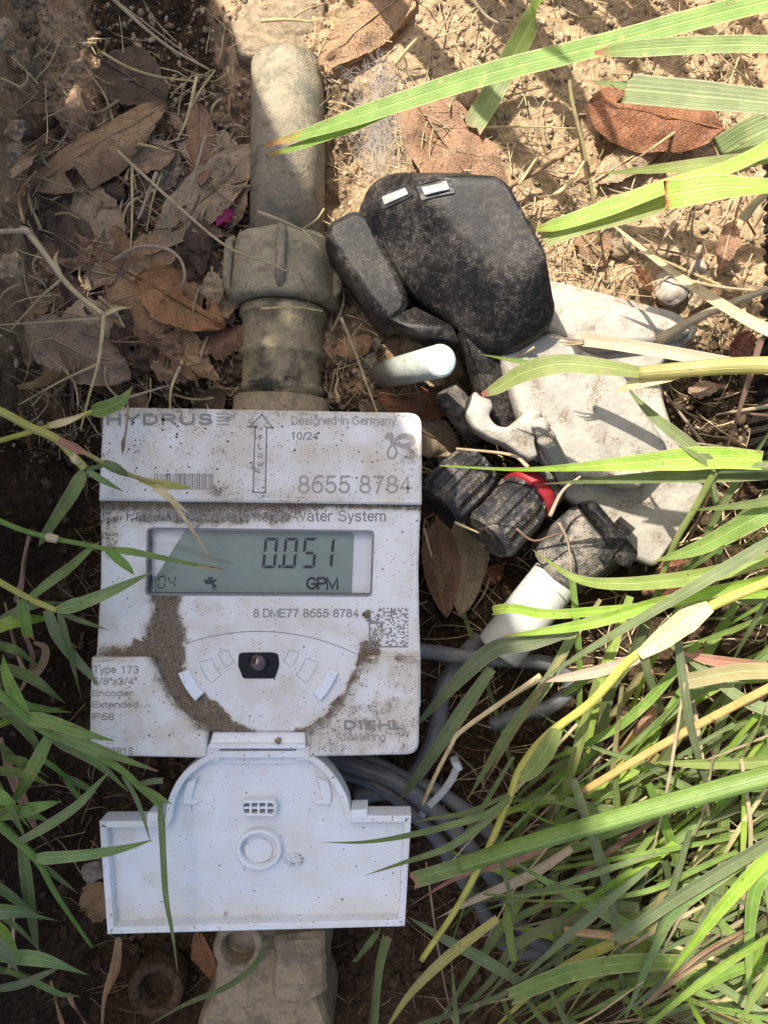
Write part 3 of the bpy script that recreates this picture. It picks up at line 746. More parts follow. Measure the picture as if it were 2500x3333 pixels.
# display
disp = build('display', *loft(inset(lcd_out, -4), [(0, -.0064), (0, -.0075)], ZM), WHITE, meter, False)
lcd_sheet = [(600, 1716), (1140, 1724), (1150, 1745), (1142, 1942), (490, 1942), (496, 1880)]  # ends cut back so the white inner plastic doubles as painted glare
build('lcd_sheet', *loft(lcd_sheet, [(0, -.0058), (0, -.0062)], ZM), LCDM, disp, False)
bez = resample(lcd_out, 20); bi = inset(bez, 7); V = []; F = []; nb = len(bez)
for q, zz in ((bez, ZM + .00012), (bi, ZM + .00012), (bi, ZM - .004)):
    for x, y in q: V.append(to_world(x, y, zz, ZM))
for r_ in range(2):
    for k in range(nb):
        a = r_ * nb + k; b = r_ * nb + (k + 1) % nb; f = (a, b, b + nb, a + nb); F.append(f if area(bez) > 0 else f[::-1])
build('bezel', V, F, SEAM, disp, False)
def seg7(ch, x, y, w_, h, th=10, sh=.10):
    on = {'0': 'abcdef', '1': 'bc', '5': 'acdfg', '4': 'bcfg', '9': 'abcdfg'}[ch]; g = 2.0; t = th; H2 = h / 2
    P = {'a': [(g, 0), (w_ - g, 0), (w_ - t - g, t), (t + g, t)], 'd': [(t + g, h - t), (w_ - t - g, h - t), (w_ - g, h), (g, h)],
         'g': [(t * .6 + g, H2), (t + g, H2 - t / 2), (w_ - t - g, H2 - t / 2), (w_ - t * .6 - g, H2), (w_ - t - g, H2 + t / 2), (t + g, H2 + t / 2)],
         'f': [(0, g), (t, t + g), (t, H2 - t / 2 - g), (0, H2 - g)], 'b': [(w_, g), (w_, H2 - g), (w_ - t, H2 - t / 2 - g), (w_ - t, t + g)],
         'e': [(0, H2 + g), (t, H2 + t / 2 + g), (t, h - t - g), (0, h - g)], 'c': [(w_, H2 + g), (w_, h - g), (w_ - t, h - t - g), (w_ - t, H2 + t / 2 + g)]}
    return [[(x + a + (h - b) * sh, y + b) for a, b in P[k]] for k in on]
ZD = -.0058 + .0001
for ch, x in (('0', 852), ('0', 917), ('5', 980), ('1', 1036)):
    flat(seg7(ch, x, 1750, 45, 100), ZD, SEG, disp, 'digit')
flat([rect(905, 1838, 915, 1849)], ZD, SEG, disp, 'decimal_point')
for k, x in enumerate((512, 544)): flat(seg7('04'[k], x, 1874, 26, 42, 5, .06), ZD, SEG2, disp, 'small_digit')
flat([rect(494, 1874, 497, 1916), rect(503, 1874, 506, 1916)], ZD, SEG2, disp, 'small_digit')
flat([rect(664, 1886, 706, 1894), rect(676, 1878, 694, 1884), rect(682, 1884, 688, 1887), rect(668, 1894, 698, 1902), rect(690, 1902, 704, 1914)], ZD, SEG, disp, 'tap_symbol')
text_fit('20', 692, 1917, 706, 1924, ZD, SEG2, disp, 1.6, name='small_digit')
text_fit('GPM', 996, 1878, 1102, 1920, ZD, SEG, disp, 7.5, name='unit_text', gap=.10)
gm = M('display_glass'); tr = gm.n('BsdfTransparent'); gl = gm.n('BsdfGlossy'); gl.inputs['Roughness'].default_value = .08
lw = gm.n('Fresnel'); lw.inputs['IOR'].default_value = 1.5; mx = gm.n('MixShader'); gm.L(lw.outputs[0], mx.inputs[0]); gm.L(tr.outputs[0], mx.inputs[1]); gm.L(gl.outputs[0], mx.inputs[2]); gm.L(mx.outputs[0], gm.out.inputs[0])
flat([inset(lcd_out, 3)], ZM - .0008, gm.m, disp, 'glass')

# optical port
port = rounded([(778, 2126), (800, 2123), (888, 2123), (906, 2128), (910, 2165), (895, 2208), (792, 2208), (775, 2165)], 8)
pt = build('optical_port', *loft(port, [(0, ZM + .00025), (0, ZM - .001)], ZM), BLKG, meter, False)
build('lens_ring', *lathe_axis(W(842, 2158, ZM + .0002), W(842, 2158, ZM + .0012), [(0, .0034), (.6, .0034), (1, .0028), (1, .0022)], 28), BLKG, pt)
prof = [(0, .0026)] + [(math.sin(R(a)), .0026 * math.cos(R(a))) for a in (15, 30, 45, 60, 75, 88)]
build('lens', *lathe_axis(W(842, 2158, ZM + .0009), W(842, 2158, ZM + .0026), prof, 24), LENS, pt)
# hairline seams and small raised tabs round the port
def line_strip(pts, w_, z, mat, parent, name):
    n = len(pts); V = []; F = []
    for i in range(n):
        a = np.array(pts[max(i - 1, 0)], float); b = np.array(pts[min(i + 1, n - 1)], float); t = b - a; t /= np.linalg.norm(t) + 1e-9; q = np.array((-t[1], t[0])) * w_ / 2; p = np.array(pts[i], float)
        V += [W(*(p + q), z), W(*(p - q), z)]
    for i in range(n - 1): F.append((2 * i, 2 * i + 1, 2 * i + 3, 2 * i + 2))
    return build(name, V, F, mat, parent, False, {'worn': [0] * len(V)})
arc = [(842 + 720 * math.sin(R(a)), 2055 + 720 * (1 - math.cos(R(a)))) for a in np.linspace(-19.5, 26.5, 40)]
line_strip(arc, 2.4, ZF, SEAM, face, 'seam')
def arc_box(r0, r1, a0, a1, n=6):
    c = (842, 2090)
    return [(c[0] + r0 * math.cos(R(a)), c[1] + r0 * math.sin(R(a))) for a in np.linspace(a0, a1, n)] + [(c[0] + r1 * math.cos(R(a)), c[1] + r1 * math.sin(R(a))) for a in np.linspace(a1, a0, n)]
for (r0, r1, a0, a1) in ((102, 135, 142, 166), (162, 205, 139, 161), (102, 135, 38, 14), (162, 205, 41, 19)):
    q = arc_box(r0, r1, a0, a1); line_strip(q + [q[0]], 1.8, ZF, SEAM, face, 'seam')
for a0, a1 in ((137, 159), (43, 21)):
    build('raised_tab', *loft(arc_box(240, 278, a0, a1), [(4, ZM + .0016), (0, ZM + .0011), (0, ZM - .001)], ZM), PLAST_C, face, False)

# hinge and lid
hinge = build('hinge_bar', *loft(rounded([(684, 2386), (992, 2386), (996, 2434), (676, 2434)], 6), [(5, -.0016), (0, -.0022), (0, -.012)], 0, lambda x, y: -.0022 * max(0, (2430 - y) / 44)), PLAST_C, meter, False)
build('hinge_lip', *loft(rounded([(677, 2424), (995, 2424), (994, 2440), (678, 2440)], 4), [(2, -.0006), (0, -.001), (0, -.006)], 0), PLAST_C, hinge, False)
arcl = crom([(700, 2446), (640, 2478), (580, 2535), (545, 2610), (538, 2660)], 18)
arcr = crom([(1142, 2645), (1128, 2590), (1085, 2520), (1035, 2470), (985, 2446)], 18)
ZLID = -.0085
lid_out = arcl + [(530, 2672), (322, 2674), (349, 3042), (1318, 3016), (1339, 2656), (1150, 2656)] + arcr
ZRT = -.0008
def dirt_lid(x, y):
    n2 = float(vnoise(x / 26, y / 26, 41)); d = .0
    n3_ = float(vnoise(x / 80, y / 80, 42)); d += max(0, .10 + .22 * n3_) + .30 * max(0, 1 - (3000 - y) / 45) * (.5 + n2) + .30 * max(0, 1 - abs(y - 2690) / 22) * (.5 + n2) * (1 if x < 520 or x > 1150 else 0) + .3 * max(0, 1 - (x - 350) / 40) * (.5 + n2)
    d += .5 * max(0, 1 - abs(y - 2452) / 30) * (.6 + n2) + .22 * sm(dseg(x, y, (595, 2640), (590, 2720)), 14, 30)
    return max(0, d)
def lid_floor(x, y):
    # floor bows down towards the middle of the far edge
    return -.0012 * float(ss(2700, 3030, y)) * (1 - ((x - 835) / 500) ** 2)
v_, f_, a_ = panel_geo(inset(lid_out, 6), ZLID + .004, .003, 10, [], lid_floor, dirt_lid, lambda x, y: -.01, zref=ZRT)
lid = build('lid', v_, f_, PLAST_C, meter, False, a_)
def rim_geo(outline, wid, zt, zb, zref, ch=3):
    out = resample(outline, 14); rings = [(inset(out, 0), zb), (inset(out, 0), zt - ch * 1e-4), (inset(out, ch), zt), (inset(out, wid - ch), zt), (inset(out, wid), zt - ch * 1e-4), (inset(out, wid), zb)]
    V = []; F = []; m = len(out); pos = area(out) > 0; PX = []
    for q, z in rings:
        for x, y in q: V.append(to_world(x, y, z, zref)); PX.append((x, y))
    for i in range(len(rings) - 1):
        for k in range(m):
            a = i * m + k; b = i * m + (k + 1) % m; f = (a, b, b + m, a + m); F.append(f[::-1] if pos else f)
    return V, F, {'dirt': [.18 + .25 * float(vnoise(x / 40, y / 40, 51)) for x, y in PX], 'speck': [.15] * len(PX)}
v_, f_, a_ = rim_geo(lid_out, 22, ZRT, ZLID, ZRT); build('rim', v_, f_, PLAST_C, lid, False, a_)
ZLF = ZLID + .004
grl = build('latch_grille', *rim_geo(rounded([(790, 2606), (893, 2606), (903, 2630), (893, 2658), (790, 2658), (780, 2630)], 10), 9, ZLF + .0042, ZLF - .001, ZLF + .004)[:2], PLAST_C, lid, False)
for x in (815, 841, 867): build('grille_bar', *loft(rect(x - 3.5, 2612, x + 3.5, 2653), [(0, ZLF + .0038), (0, ZLF - .001)], ZLF + .004), PLAST_C, grl, False)
build('grille_bar', *loft(rect(786, 2628, 898, 2635), [(0, ZLF + .0036), (0, ZLF - .001)], ZLF + .004), PLAST_C, grl, False)
circ = lambda x, y, rx, ry, n=36: [(x + rx * math.cos(2 * math.pi * k / n), y + ry * math.sin(2 * math.pi * k / n)) for k in range(n)]
build('ring_boss', *rim_geo(circ(842, 2768, 74, 66), 13, ZLF + .0030, ZLF - .001, ZLF + .003)[:2], PLAST_C, lid, True)
build('disc_boss', *loft(circ(842, 2766, 46, 40), [(3, ZLF + .0006), (0, ZLF + .0004), (0, ZLF - .001)], ZLF), PLAST_C, lid, False)
rb = random.Random(3); st = build('mould_stamp', *rim_geo(circ(958, 2797, 36, 30, 24), 4, ZLF + .0003, ZLF - .001, ZLF)[:2], PLAST_C, lid, False)
V = []; F = []
for k in range(46):
    r_ = 30 * math.sqrt(rb.random()); t_ = rb.random() * 6.283; x, y = 958 + r_ * math.cos(t_), 2797 + r_ * .83 * math.sin(t_); vv, ff = loft(rect(x - rb.uniform(1.5, 5), y - 1.5, x + rb.uniform(1.5, 5), y + 1.8), [(0, ZLF + .0003), (0, ZLF - .0005)], ZLF, None, False)
    b = len(V); V += vv; F += [tuple(i + b for i in f) for f in ff]
build('stamp_relief', V, F, PLAST_C, lid, False)
for q in ([(610, 2540), (652, 2526), (636, 2560), (626, 2600), (652, 2604), (650, 2616), (600, 2616), (598, 2580)], [(1070, 2540), (1026, 2526), (1040, 2560), (1048, 2600), (1022, 2604), (1024, 2616), (1078, 2616), (1082, 2580)]):
    build('catch_tab', *loft(rounded(q, 5, 3), [(4, ZLF + .0012), (0, ZLF + .0008), (0, ZLF - .001)], ZLF), PLAST_C, lid, False)
build('hinge_neck', *loft(rounded([(672, 2426), (1000, 2426), (1012, 2486), (662, 2486)], 6), [(4, ZLF + .001), (0, ZLF + .0004), (0, ZLF - .003)], ZLF), PLAST_C, lid, False)
for x in (690, 985): build('hinge_knuckle', *loft(rounded(rect(x - 24, 2432, x + 24, 2482), 5), [(2, -.0014), (0, -.0018), (0, -.0093)], 0), PLAST_C, lid, False)
for q in ([(480, 2645), (536, 2643), (536, 2674), (478, 2676)], [(1142, 2636), (1196, 2634), (1197, 2664), (1142, 2666)]):
    build('shoulder_block', *loft(rounded(q, 4), [(3, ZRT + .0004), (0, ZRT), (0, ZLID)], ZRT), PLAST_C, lid, False)

# spigot and outlet of the meter
def ydir(px, py0, py1, z): return W(px, py0, z), W(px, py1, z)
AX = -.0555
a, b = W(925, 1005, AX), W(915, 1345, AX)
build('threaded_spigot', *lathe_axis(a, b, [(0, .0135), (0, .0160), (.03, .0176), (.10, .0178), (.12, .0166), (.40, .0160), (.42, .0174), (.47, .0175), (.50, .0160), (.74, .0159), (.76, .0174), (.81, .0174), (.84, .0159), (1, .0161)], 48), SPIG, meter)
rough_ = lambda x, y: .0030 * float(vnoise(x / 55, y / 55, 81)) + .0012 * float(vnoise(x / 18, y / 18, 82))
outl = resample(rounded([(690, 3010), (1050, 3010), (1072, 3120), (1040, 3260), (1075, 3360), (1060, 3520), (600, 3520), (640, 3330), (690, 3210)], 30), 30)
build('outlet_flange', *loft(outl, [(30, -.040), (14, -.041), (0, -.045), (-8, -.075)], -.040, rough_), BODYM, meter, False)
build('outlet_step', *loft(resample(rounded([(890, 3040), (1060, 3030), (1068, 3240), (980, 3280), (880, 3250)], 20), 30), [(16, -.033), (4, -.035), (0, -.046)], -.034, rough_), BODYM, meter, False)
for (x, y, r0, r1, zt) in ((775, 3088, 82, 54, -.033), (505, 3228, 90, 56, -.074)):
    eo = build('seal_eyelet', *rim_geo(circ(x, y, r0, r0 * 1.02), r0 - r1, zt, zt - .012, zt, 6)[:2], BODYM if x > 600 else HUMUS, meter, True)
    build('eyelet_floor', *loft(circ(x, y, r1 + 2, r1 + 2, 24), [(0, zt - .0095), (0, zt - .011)], zt), HUMUS, eo, False)

# ------------------------------------------------------------------ supply pipe with union nut
pipe = thing('supply_pipe', W(940, 600, -.072), 'dirty olive grey pipe with a ribbed union nut leading into the meter', 'pipe')
a, b = W(938, 212, AX), W(936, 830, AX)
v_, f_ = lathe_axis(a, b, [(0, .0118), (.006, .0140), (.02, .0147), (1, .0151)], 56)
build('pipe_length', v_, f_, PIPEM, pipe)
a, b = W(930, 795, AX), W(925, 1004, AX)
v_, f_ = lathe_axis(a, b, [(0, .0165), (.0, .0195), (.05, .0208), (.12, .0213), (.85, .0226), (.93, .0224), (1, .0212), (1, .0165)], 48, 8, .035, .12, (.0, .9))
nut = build('union_nut', v_, f_, NUTM, pipe)
for da in (-62, 8, 74):
    q = [];
    for t in (.03, .1, .8, .9):
        p = Vector(a).lerp(Vector(b), t); rr = .0213 + .0013 * t + (.0012 if .05 < t < .85 else -.0008); q.append(p + Vector((math.sin(R(da - 4)), 0, math.cos(R(da - 4)))) * rr)
    build('rib', *tube_geo(q, [.0016, .0019, .0019, .0014], 8), PIPEM, nut)

# ------------------------------------------------------------------ radio transmitter box
miu = thing('radio_transmitter', W(1450, 900, -.05), 'dusty black plastic transmitter box leaning across the pipe', 'transmitter')
mo = rounded([(1200, 590), (1262, 562), (1533, 586), (1590, 632), (1802, 1022), (1790, 1066), (1750, 1106), (1655, 1160), (1570, 1132), (1362, 968), (1208, 765), (1152, 690)], 40, 6)
mo = resample(mo, 30)
tilt = lambda x, y: max(-.007, min(.005, .0055 * (((x - 1450) * .87 - (y - 860) * .5) / 250)))
mb = build('case', *loft(mo, [((.74, 84, -48), -.0040), ((.60, 84, -48), -.0040), ((.50, 78, -44), -.0041), ((.45, 70, -40), -.0046), ((.40, 60, -34), -.0058), ((.10, 12, -7), -.0165), ((.05, 5, -3), -.0180), ((.015, 0, 0), -.0205), (0, -.0245), (.008, -.034), (.03, -.037)], -.021, tilt, True, True), BLK, miu)
o_ = origin_of(miu); case_bvh = BVHTree.FromPolygons([v.co + o_ for v in mb.data.vertices], [tuple(p.vertices) for p in mb.data.polygons])
for cx_, cy_ in ((1282, 640), (1408, 654)):
    def surf(x, y):
        p_ = W(x, y, -.012); h_ = case_bvh.ray_cast(Vector((p_.x, p_.y, .1)), Vector((0, 0, -1)))[0]; return h_.z if h_ else -.02
    q = [(cx_ - 40, cy_ - 14), (cx_ + 36, cy_ - 18), (cx_ + 46, cy_ + 8), (cx_ - 30, cy_ + 16)]
    sl_ = build('slot_frame', *loft(resample(rounded(inset(q, -12), 8), 12), [(0, .0006), (-2, .0001), (-2, -.003)], -.012, surf), GLANDM, mb, False)
    build('slot_insert', *loft(resample(rounded(q, 4), 12), [(0, .0011), (0, -.002)], -.012, surf), INSM, sl_, False)
bo = rounded([(1050, 790), (1062, 738), (1150, 690), (1210, 705), (1345, 985), (1325, 1050), (1262, 1075), (1205, 1020)], 34, 5)
bk = build('rear_shell', *loft(bo, [(34, -.0215), (32, -.0215), (14, -.0228), (4, -.028), (0, -.034), (4, -.046)], -.028), BLK, miu)
build('cord_hole', *loft(circ(1122, 733, 20, 12, 18), [(0, -.0230), (0, -.03)], -.024), BLKG, bk, False)
build('web', *loft(rounded([(1255, 1045), (1350, 1000), (1470, 1060), (1500, 1120), (1400, 1110)], 12), [(6, -.022), (0, -.025), (0, -.036)], -.025), BLK, miu)
so_ = rounded([(1470, 1060), (1600, 1110), (1705, 1350), (1690, 1385), (1632, 1398), (1560, 1270)], 18)
build('stem', *loft(so_, [(16, 0), (5, -.0015), (0, -.005), (0, -.016)], -.03, lambda x, y: -.020 - .018 * (y - 1060) / 330), BLK, miu)

# ------------------------------------------------------------------ weathered white mount
mt = thing('plastic_mount', W(1950, 1300, -.06), 'weathered cream white plastic mount lying under the transmitter', 'mount')
fold = lambda x, y: .0016 * float(vnoise(x / 210 + .3, y / 260, 71)) * 2
big_ = resample(rounded([(1640, 1120), (1700, 940), (1775, 905), (1990, 955), (2200, 1012), (2285, 1068), (2230, 1130), (2150, 1190), (2165, 1300), (2215, 1450), (2310, 1515), (2320, 1620), (2180, 1860), (2070, 1810), (1950, 1690), (1840, 1600), (1780, 1540), (1690, 1420)], 26, 4), 45)
build('backing_sheet', *loft(big_, [(16, -.040), (14, -.040), (3, -.041), (0, -.043), (0, -.052)], -.040, lambda x, y: fold(x, y) - .012 * max(0, (y - 1450) / 400), True), CREAM, mt)
to = resample(rounded([(1700, 945), (1770, 908), (1990, 957), (2190, 1016), (2272, 1066), (2255, 1092), (2120, 1122), (1960, 1136), (1850, 1118), (1750, 1075)], 26, 5), 40)
build('tongue', *loft(to, [(30, -.0300), (28, -.0300), (12, -.0308), (2, -.0335), (0, -.0365), (0, -.046)], -.032, lambda x, y: -.004 * (x - 1700) / 570 - .003 * ((y - 1020 - (x - 1700) * .15) / 90) ** 2 * .5), CREAM, mt)
bo_ = resample(rounded([(1610, 1165), (1720, 1110), (1800, 1092), (1900, 1150), (2000, 1185), (2060, 1260), (2195, 1450), (2200, 1510), (2080, 1600), (1930, 1560), (1800, 1530), (1700, 1400)], 24, 4), 45)
build('shell', *loft(bo_, [(26, -.0275), (24, -.0275), (10, -.0282), (2, -.0305), (0, -.034), (0, -.050)], -.032, lambda x, y: fold(x + 400, y) - .007 * (x - 1850) / 350 - .002 * (y - 1300) / 200, True), CREAM, mt)
ho = [(1512, 1350), (1530, 1285), (1548, 1272), (1566, 1292), (1600, 1300), (1606, 1330), (1590, 1352), (1612, 1384), (1650, 1392), (1690, 1360), (1720, 1322), (1765, 1340), (1752, 1390), (1738, 1440), (1752, 1486), (1730, 1502), (1690, 1482), (1648, 1450), (1590, 1428), (1540, 1396)]
build('hook', *loft(rounded(ho, 14, 3), [(9, -.0235), (3, -.0245), (0, -.027), (0, -.034)], -.026), CREAM, mt)
pa, pb = W(1748, 1368, -.020), W(1850, 1565, -.030)
build('pin', *lathe_axis(pa, pb, [(0, .0006), (.0, .0020), (.05, .0030), (.15, .0034), (.17, .0029), (.24, .0029), (.26, .0034), (.33, .0034), (.34, .0031), (1, .0033)], 24), CREAM, mt)
for k, q in enumerate(([(1900, 1575), (2100, 1620), (2130, 1650), (1930, 1612)], [(2000, 1690), (2190, 1700), (2180, 1732), (2020, 1722)])):
    build('moulded_rib', *loft(rounded(q, 10), [(6, -.0455 - k * .004), (0, -.047 - k * .004), (0, -.056)], -.046), CREAM, mt)

# ------------------------------------------------------------------ cable glands, tube, rod
def gland(name, label, p0, p1, prof, flute, mat, extra=None, fd=.09):
    t = thing(name, (Vector(p0) + Vector(p1)) / 2 + Vector((0, 0, -.012)), label, 'connector')
    build('cap', *lathe_axis(p0, p1, prof, 60, flute, fd, .3, (.12, .92)), mat, t, False)
    if extra: extra(t)
    return t
k1 = [(0, .006), (0, .0092), (.08, .0105), (.12, .0112), (.7, .0112), (.9, .0104), (.92, .0096), (1, .0092), (1, .005)]
gland('cable_gland', 'dusty black fluted cable gland in the debris right beside the meter face', W(1425, 1650, -.040), W(1560, 1515, -.046), k1, 10, GLANDM)
def redr(t):
    a, b = W(1712, 1615, -.0475), W(1738, 1590, -.049)
    build('sealing_ring', *lathe_axis(a, b, [(0, .008), (0, .0113), (.2, .0117), (.8, .0117), (1, .0113), (1, .008)], 40), RED, t)
    build('thread', *lathe_axis(W(1742, 1586, -.049), W(1800, 1530, -.052), [(0, .006), (0, .0114), (.3, .0112), (.35, .0105), (1, .0100), (1, .005)], 32), GLANDG, t)
gland('cable_gland', 'dusty black fluted cable gland with a red sealing ring', W(1580, 1750, -.040), W(1712, 1615, -.047), [(t, r * 1.10) for t, r in k1], 10, GLANDM, redr)
def clip(t):
    a, b = W(1975, 1740, -.042), W(2050, 1690, -.038)
    build('collar', *lathe_axis(W(1960, 1752, -.044), W(2010, 1790, -.042), [(0, .004), (0, .0112), (1, .0108), (1, .004)], 8), BLK, t, False)
    build('clip', *loft(rounded([(1900, 1640), (1935, 1625), (2080, 1800), (2050, 1850), (2010, 1840)], 14), [(6, -.034), (0, -.036), (0, -.05)], -.036), BLK, t)
gland('cable_gland', 'earth caked grey black coupling above the pale cut tube', W(1800, 1852, -.054), W(1955, 1728, -.046), [(0, .008), (0, .0120), (.1, .0138), (.9, .0142), (1, .0132), (1, .008)], 8, GLANDG, clip, .03)
tb = thing('cut_tube', W(1700, 2000, -.062), 'pale translucent plastic tube with its cut end on the soil', 'tube')
build('tube_wall', *lathe_axis(W(1812, 1878, -.052), W(1622, 2120, -.056), [(0, .006), (0, .0094), (.03, .0097), (.97, .0099), (1, .0096), (1, .0080)], 40), TUBEM, tb)
rd = thing('support_rod', W(1250, 1215, -.066), 'round white rod sticking up beside the transmitter box', 'rod')
ra, rb_ = W(1240, 1222, -.060), W(1438, 1174, -.006)
build('shaft', *lathe_axis(ra, rb_, [(0, .0056), (.985, .0056), (1, .0053)], 40), RODM, rd)
ax_ = (Vector(rb_) - Vector(ra)).normalized()
build('end_disc', *lathe_axis(Vector(rb_) - ax_ * .0002, Vector(rb_) + ax_ * .00025, [(0, .0049), (.6, .0049), (1, .0047)], 36), DISCM, rd)
ST = thing('grey_stub', W(1500, 1330, -.066), 'dirty grey pipe stub under the black stem', 'stub')
build('stub_wall', *lathe_axis(W(1450, 1270, -.050), W(1560, 1420, -.056), [(0, .004), (0, .0058), (1, .0058), (1, .004)], 24), GLANDG, ST)

# ------------------------------------------------------------------ grey cables
def cable(pts, r, label, mat=CABLE):
    P = [W(x, y, z / 1000) for x, y, z in crom(pts, 60)]
    o = build('signal_cable', *tube_geo(P, r, 14), mat); return tag(o, label, 'cable', None)
cable([(1300, 2115, -40), (1400, 2122, -44), (1540, 2142, -48), (1680, 2150, -54), (1800, 2165, -60), (1860, 2230, -62), (1790, 2300, -60), (1700, 2320, -62), (1600, 2360, -66)], .0030, 'grey cable running from the meter side under the cut tube')
cable([(1560, 2080, -66), (1490, 2160, -58), (1440, 2250, -54), (1420, 2380, -52), (1370, 2500, -50), (1300, 2560, -48), (1150, 2590, -46)], .0036, 'thick grey cable curving down beside the lower right cover')
cable([(1000, 2440, -40), (1150, 2490, -40), (1280, 2540, -38), (1380, 2610, -38), (1470, 2690, -42), (1560, 2800, -48), (1640, 2910, -54), (1700, 3020, -58), (1790, 3080, -60), (1880, 3040, -62)], .0032, 'grey cable of the bundle, held nearest the zip tie head')
cable([(1000, 2500, -48), (1140, 2520, -48), (1270, 2580, -44), (1360, 2660, -44), (1430, 2740, -46), (1500, 2850, -52), (1570, 2960, -58), (1620, 3050, -60), (1700, 3100, -62), (1800, 3075, -64)], .0030, 'grey cable of the bundle along the lid shoulder')
cable([(1060, 2470, -44), (1200, 2480, -46), (1330, 2540, -46), (1430, 2580, -44), (1530, 2650, -46), (1620, 2740, -52), (1720, 2840, -58)], .0028, 'grey cable of the bundle, outermost toward the grass')
zt = thing('zip_tie', W(1440, 2580, -.045), 'pale zip tie strapped round the grey cables', 'zip tie')
zp = crom([(1492, 2488, -33), (1468, 2540, -33), (1430, 2590, -34), (1385, 2635, -36), (1370, 2660, -42)], 20); V = []; F = []
for i, (x, y, z) in enumerate(zp):
    for dx, dz in ((-11, 0), (11, 0), (11, -1), (-11, -1)): V.append(W(x + dx, y + dx * .55, z / 1000 + dz / 1000))
for i in range(len(zp) - 1):
    for k in range(4): F.append((4 * i + k, 4 * i + (k + 1) % 4, 4 * i + 4 + (k + 1) % 4, 4 * i + 4 + k))
build('strap', V, F, ZIP, zt)
build('head', *loft(rounded([(1466, 2480), (1490, 2468), (1508, 2500), (1484, 2512)], 6), [(3, -.030), (0, -.0315), (0, -.036)], -.032), ZIP, zt, False)

# ------------------------------------------------------------------ dead leaves
def leaf(p0, p1, width, mat, label=None, lift=.003, curl=.25, bend=.0, rag=.06, seed=1, side_off=0., roll=0., zz=None, group=None, tear=None, prof=None, petiole=True, name='dead_leaf'):
    """p0 stalk end, p1 tip in photo positions; the leaf lies on the soil there"""
    rnd = random.Random(seed); a = G(*p0, lift); b = G(*p1, lift)
    if zz is not None: a = W(*p0, zz[0]); b = W(*p1, zz[1])
    mid = G((p0[0] + p1[0]) / 2, (p0[1] + p1[1]) / 2, lift)
    if zz is not None: mid = (a + b) / 2
    T = b - a; Ln = T.length; T.normalize(); S_ = T.cross(Vector((0, 0, 1))).normalized()
    S_ = Matrix.Rotation(R(roll), 3, T) @ S_; N = S_.cross(T)
    if N.z < 0: N = -N
    wd = width * SC(mid.z) / 2; nv, nu = 26, 11; V = []; U = []; Vv = []; F = []
    for j in range(nv + 1):
        t = j / nv
        pw = (math.sin(math.pi * min(1, t ** .85)) ** .75 if prof is None else float(np.interp(t, *prof)))
        base = a.lerp(b, t); zoff = bend * Ln * 4 * t * (1 - t); lat = side_off * Ln * 4 * t * (1 - t)
        e1_ = 1 + rag * 3.0 * float(vnoise(t * 9 + seed, seed * 1.7, seed)) + rag * float(vnoise(t * 26, seed * 2.1, seed + 1)) * 2
        e2_ = 1 + rag * 3.0 * float(vnoise(t * 9 + 50 + seed, seed * 1.3, seed + 2)) + rag * float(vnoise(t * 26, seed * 3.1, seed + 3)) * 2
        for i in range(nu + 1):
            u = -1 + 2 * i / nu; q = u * pw * (e1_ if u < 0 else e2_)
            ripple = .11 * wd * float(vnoise(t * 7 + seed * 3, u * 2.5 + seed, 5)) * 3
            V.append(base + S_ * (q * wd + lat) + N * (curl * wd * q * q * (1) + zoff + ripple)); U.append(u); Vv.append(t)
    for j in range(nv):
        for i in range(nu):
            if tear:
                t = j / nv; u = -1 + 2 * (i + .5) / nu
                if any(t0 < t < t1 and u0 < u < u1 for t0, t1, u0, u1 in tear): continue
            k = j * (nu + 1) + i; F.append((k, k + 1, k + nu + 2, k + nu + 1))
    root = thing(name, (a + b) / 2 - Vector((0, 0, .001)), label, 'leaf', group)
    build('blade', V, F, mat, root, True, {'u': U, 'v': Vv})
    if petiole:
        pts = [a - T * Ln * .10 + Vector((0, 0, -.0008)), a + N * .0001, a.lerp(b, .5) + N * (bend * Ln + .0001), a.lerp(b, .93) + N * .0001]
        pts = [Vector(p) for p in crom([tuple(p) for p in pts], 14)]
        if abs(side_off) < .02 and abs(bend) < .04: build('midrib', *tube_geo(pts, list(np.linspace(.0006, .00015, 14)), 6), mat, root, True, {'u': [0] * 84, 'v': [.5] * 84})
        else: build('stalk', *tube_geo([a - T * Ln * .14, a - T * Ln * .07 + N * .0004, a + T * Ln * .03 + N * .0002], [.0006, .0005, .0004], 6), mat, root, True, {'u': [0] * 18, 'v': [.5] * 18})
    return root
leaf((95, 610), (545, 335), 175, LF_BRN, 'long curled brown leaf folded lengthwise beside the dark shell', .010, -.75, .02, .03, 2, tear=[(.22, .27, .2, 1)])
leaf((1345, -40), (1030, 215), 150, LF_BRN, 'reddish brown smooth leaf beyond the end of the pipe', .007, -.25, .03, .03, 3)
leaf((1345, 320), (1650, 760), 250, LF_BRN, 'broad pale tan leaf with clear veins tucked under the transmitter box', .004, .10, .01, .02, 4, prof=([0, .06, .2, .45, .75, .92, 1], [.35, .62, .9, 1, .8, .4, .08]))
leaf((2350, 420), (1915, 340), 215, LF_RUST, 'glossy rust orange leaf shaded by overhanging grass blades', .012, -.30, .03, .02, 5, prof=([0, .08, .25, .5, .75, .92, 1], [.1, .5, .86, 1, .95, .62, .1]))
leaf((1935, 590), (2190, 425), 105, LF_TAN, 'small tan leaf with a square torn end below the rust leaf', .006, -.1, .0, .06, 6)
leaf((840, 470), (470, 835), 165, LF_GREY, 'large flat grey tan leaf lying against the pipe', .007, .12, .0, .05, 7)
leaf((265, 590), (395, 900), 165, LF_TAN, 'flat tan leaf below the curled brown leaf', .004, .06, 0, .05, 8)
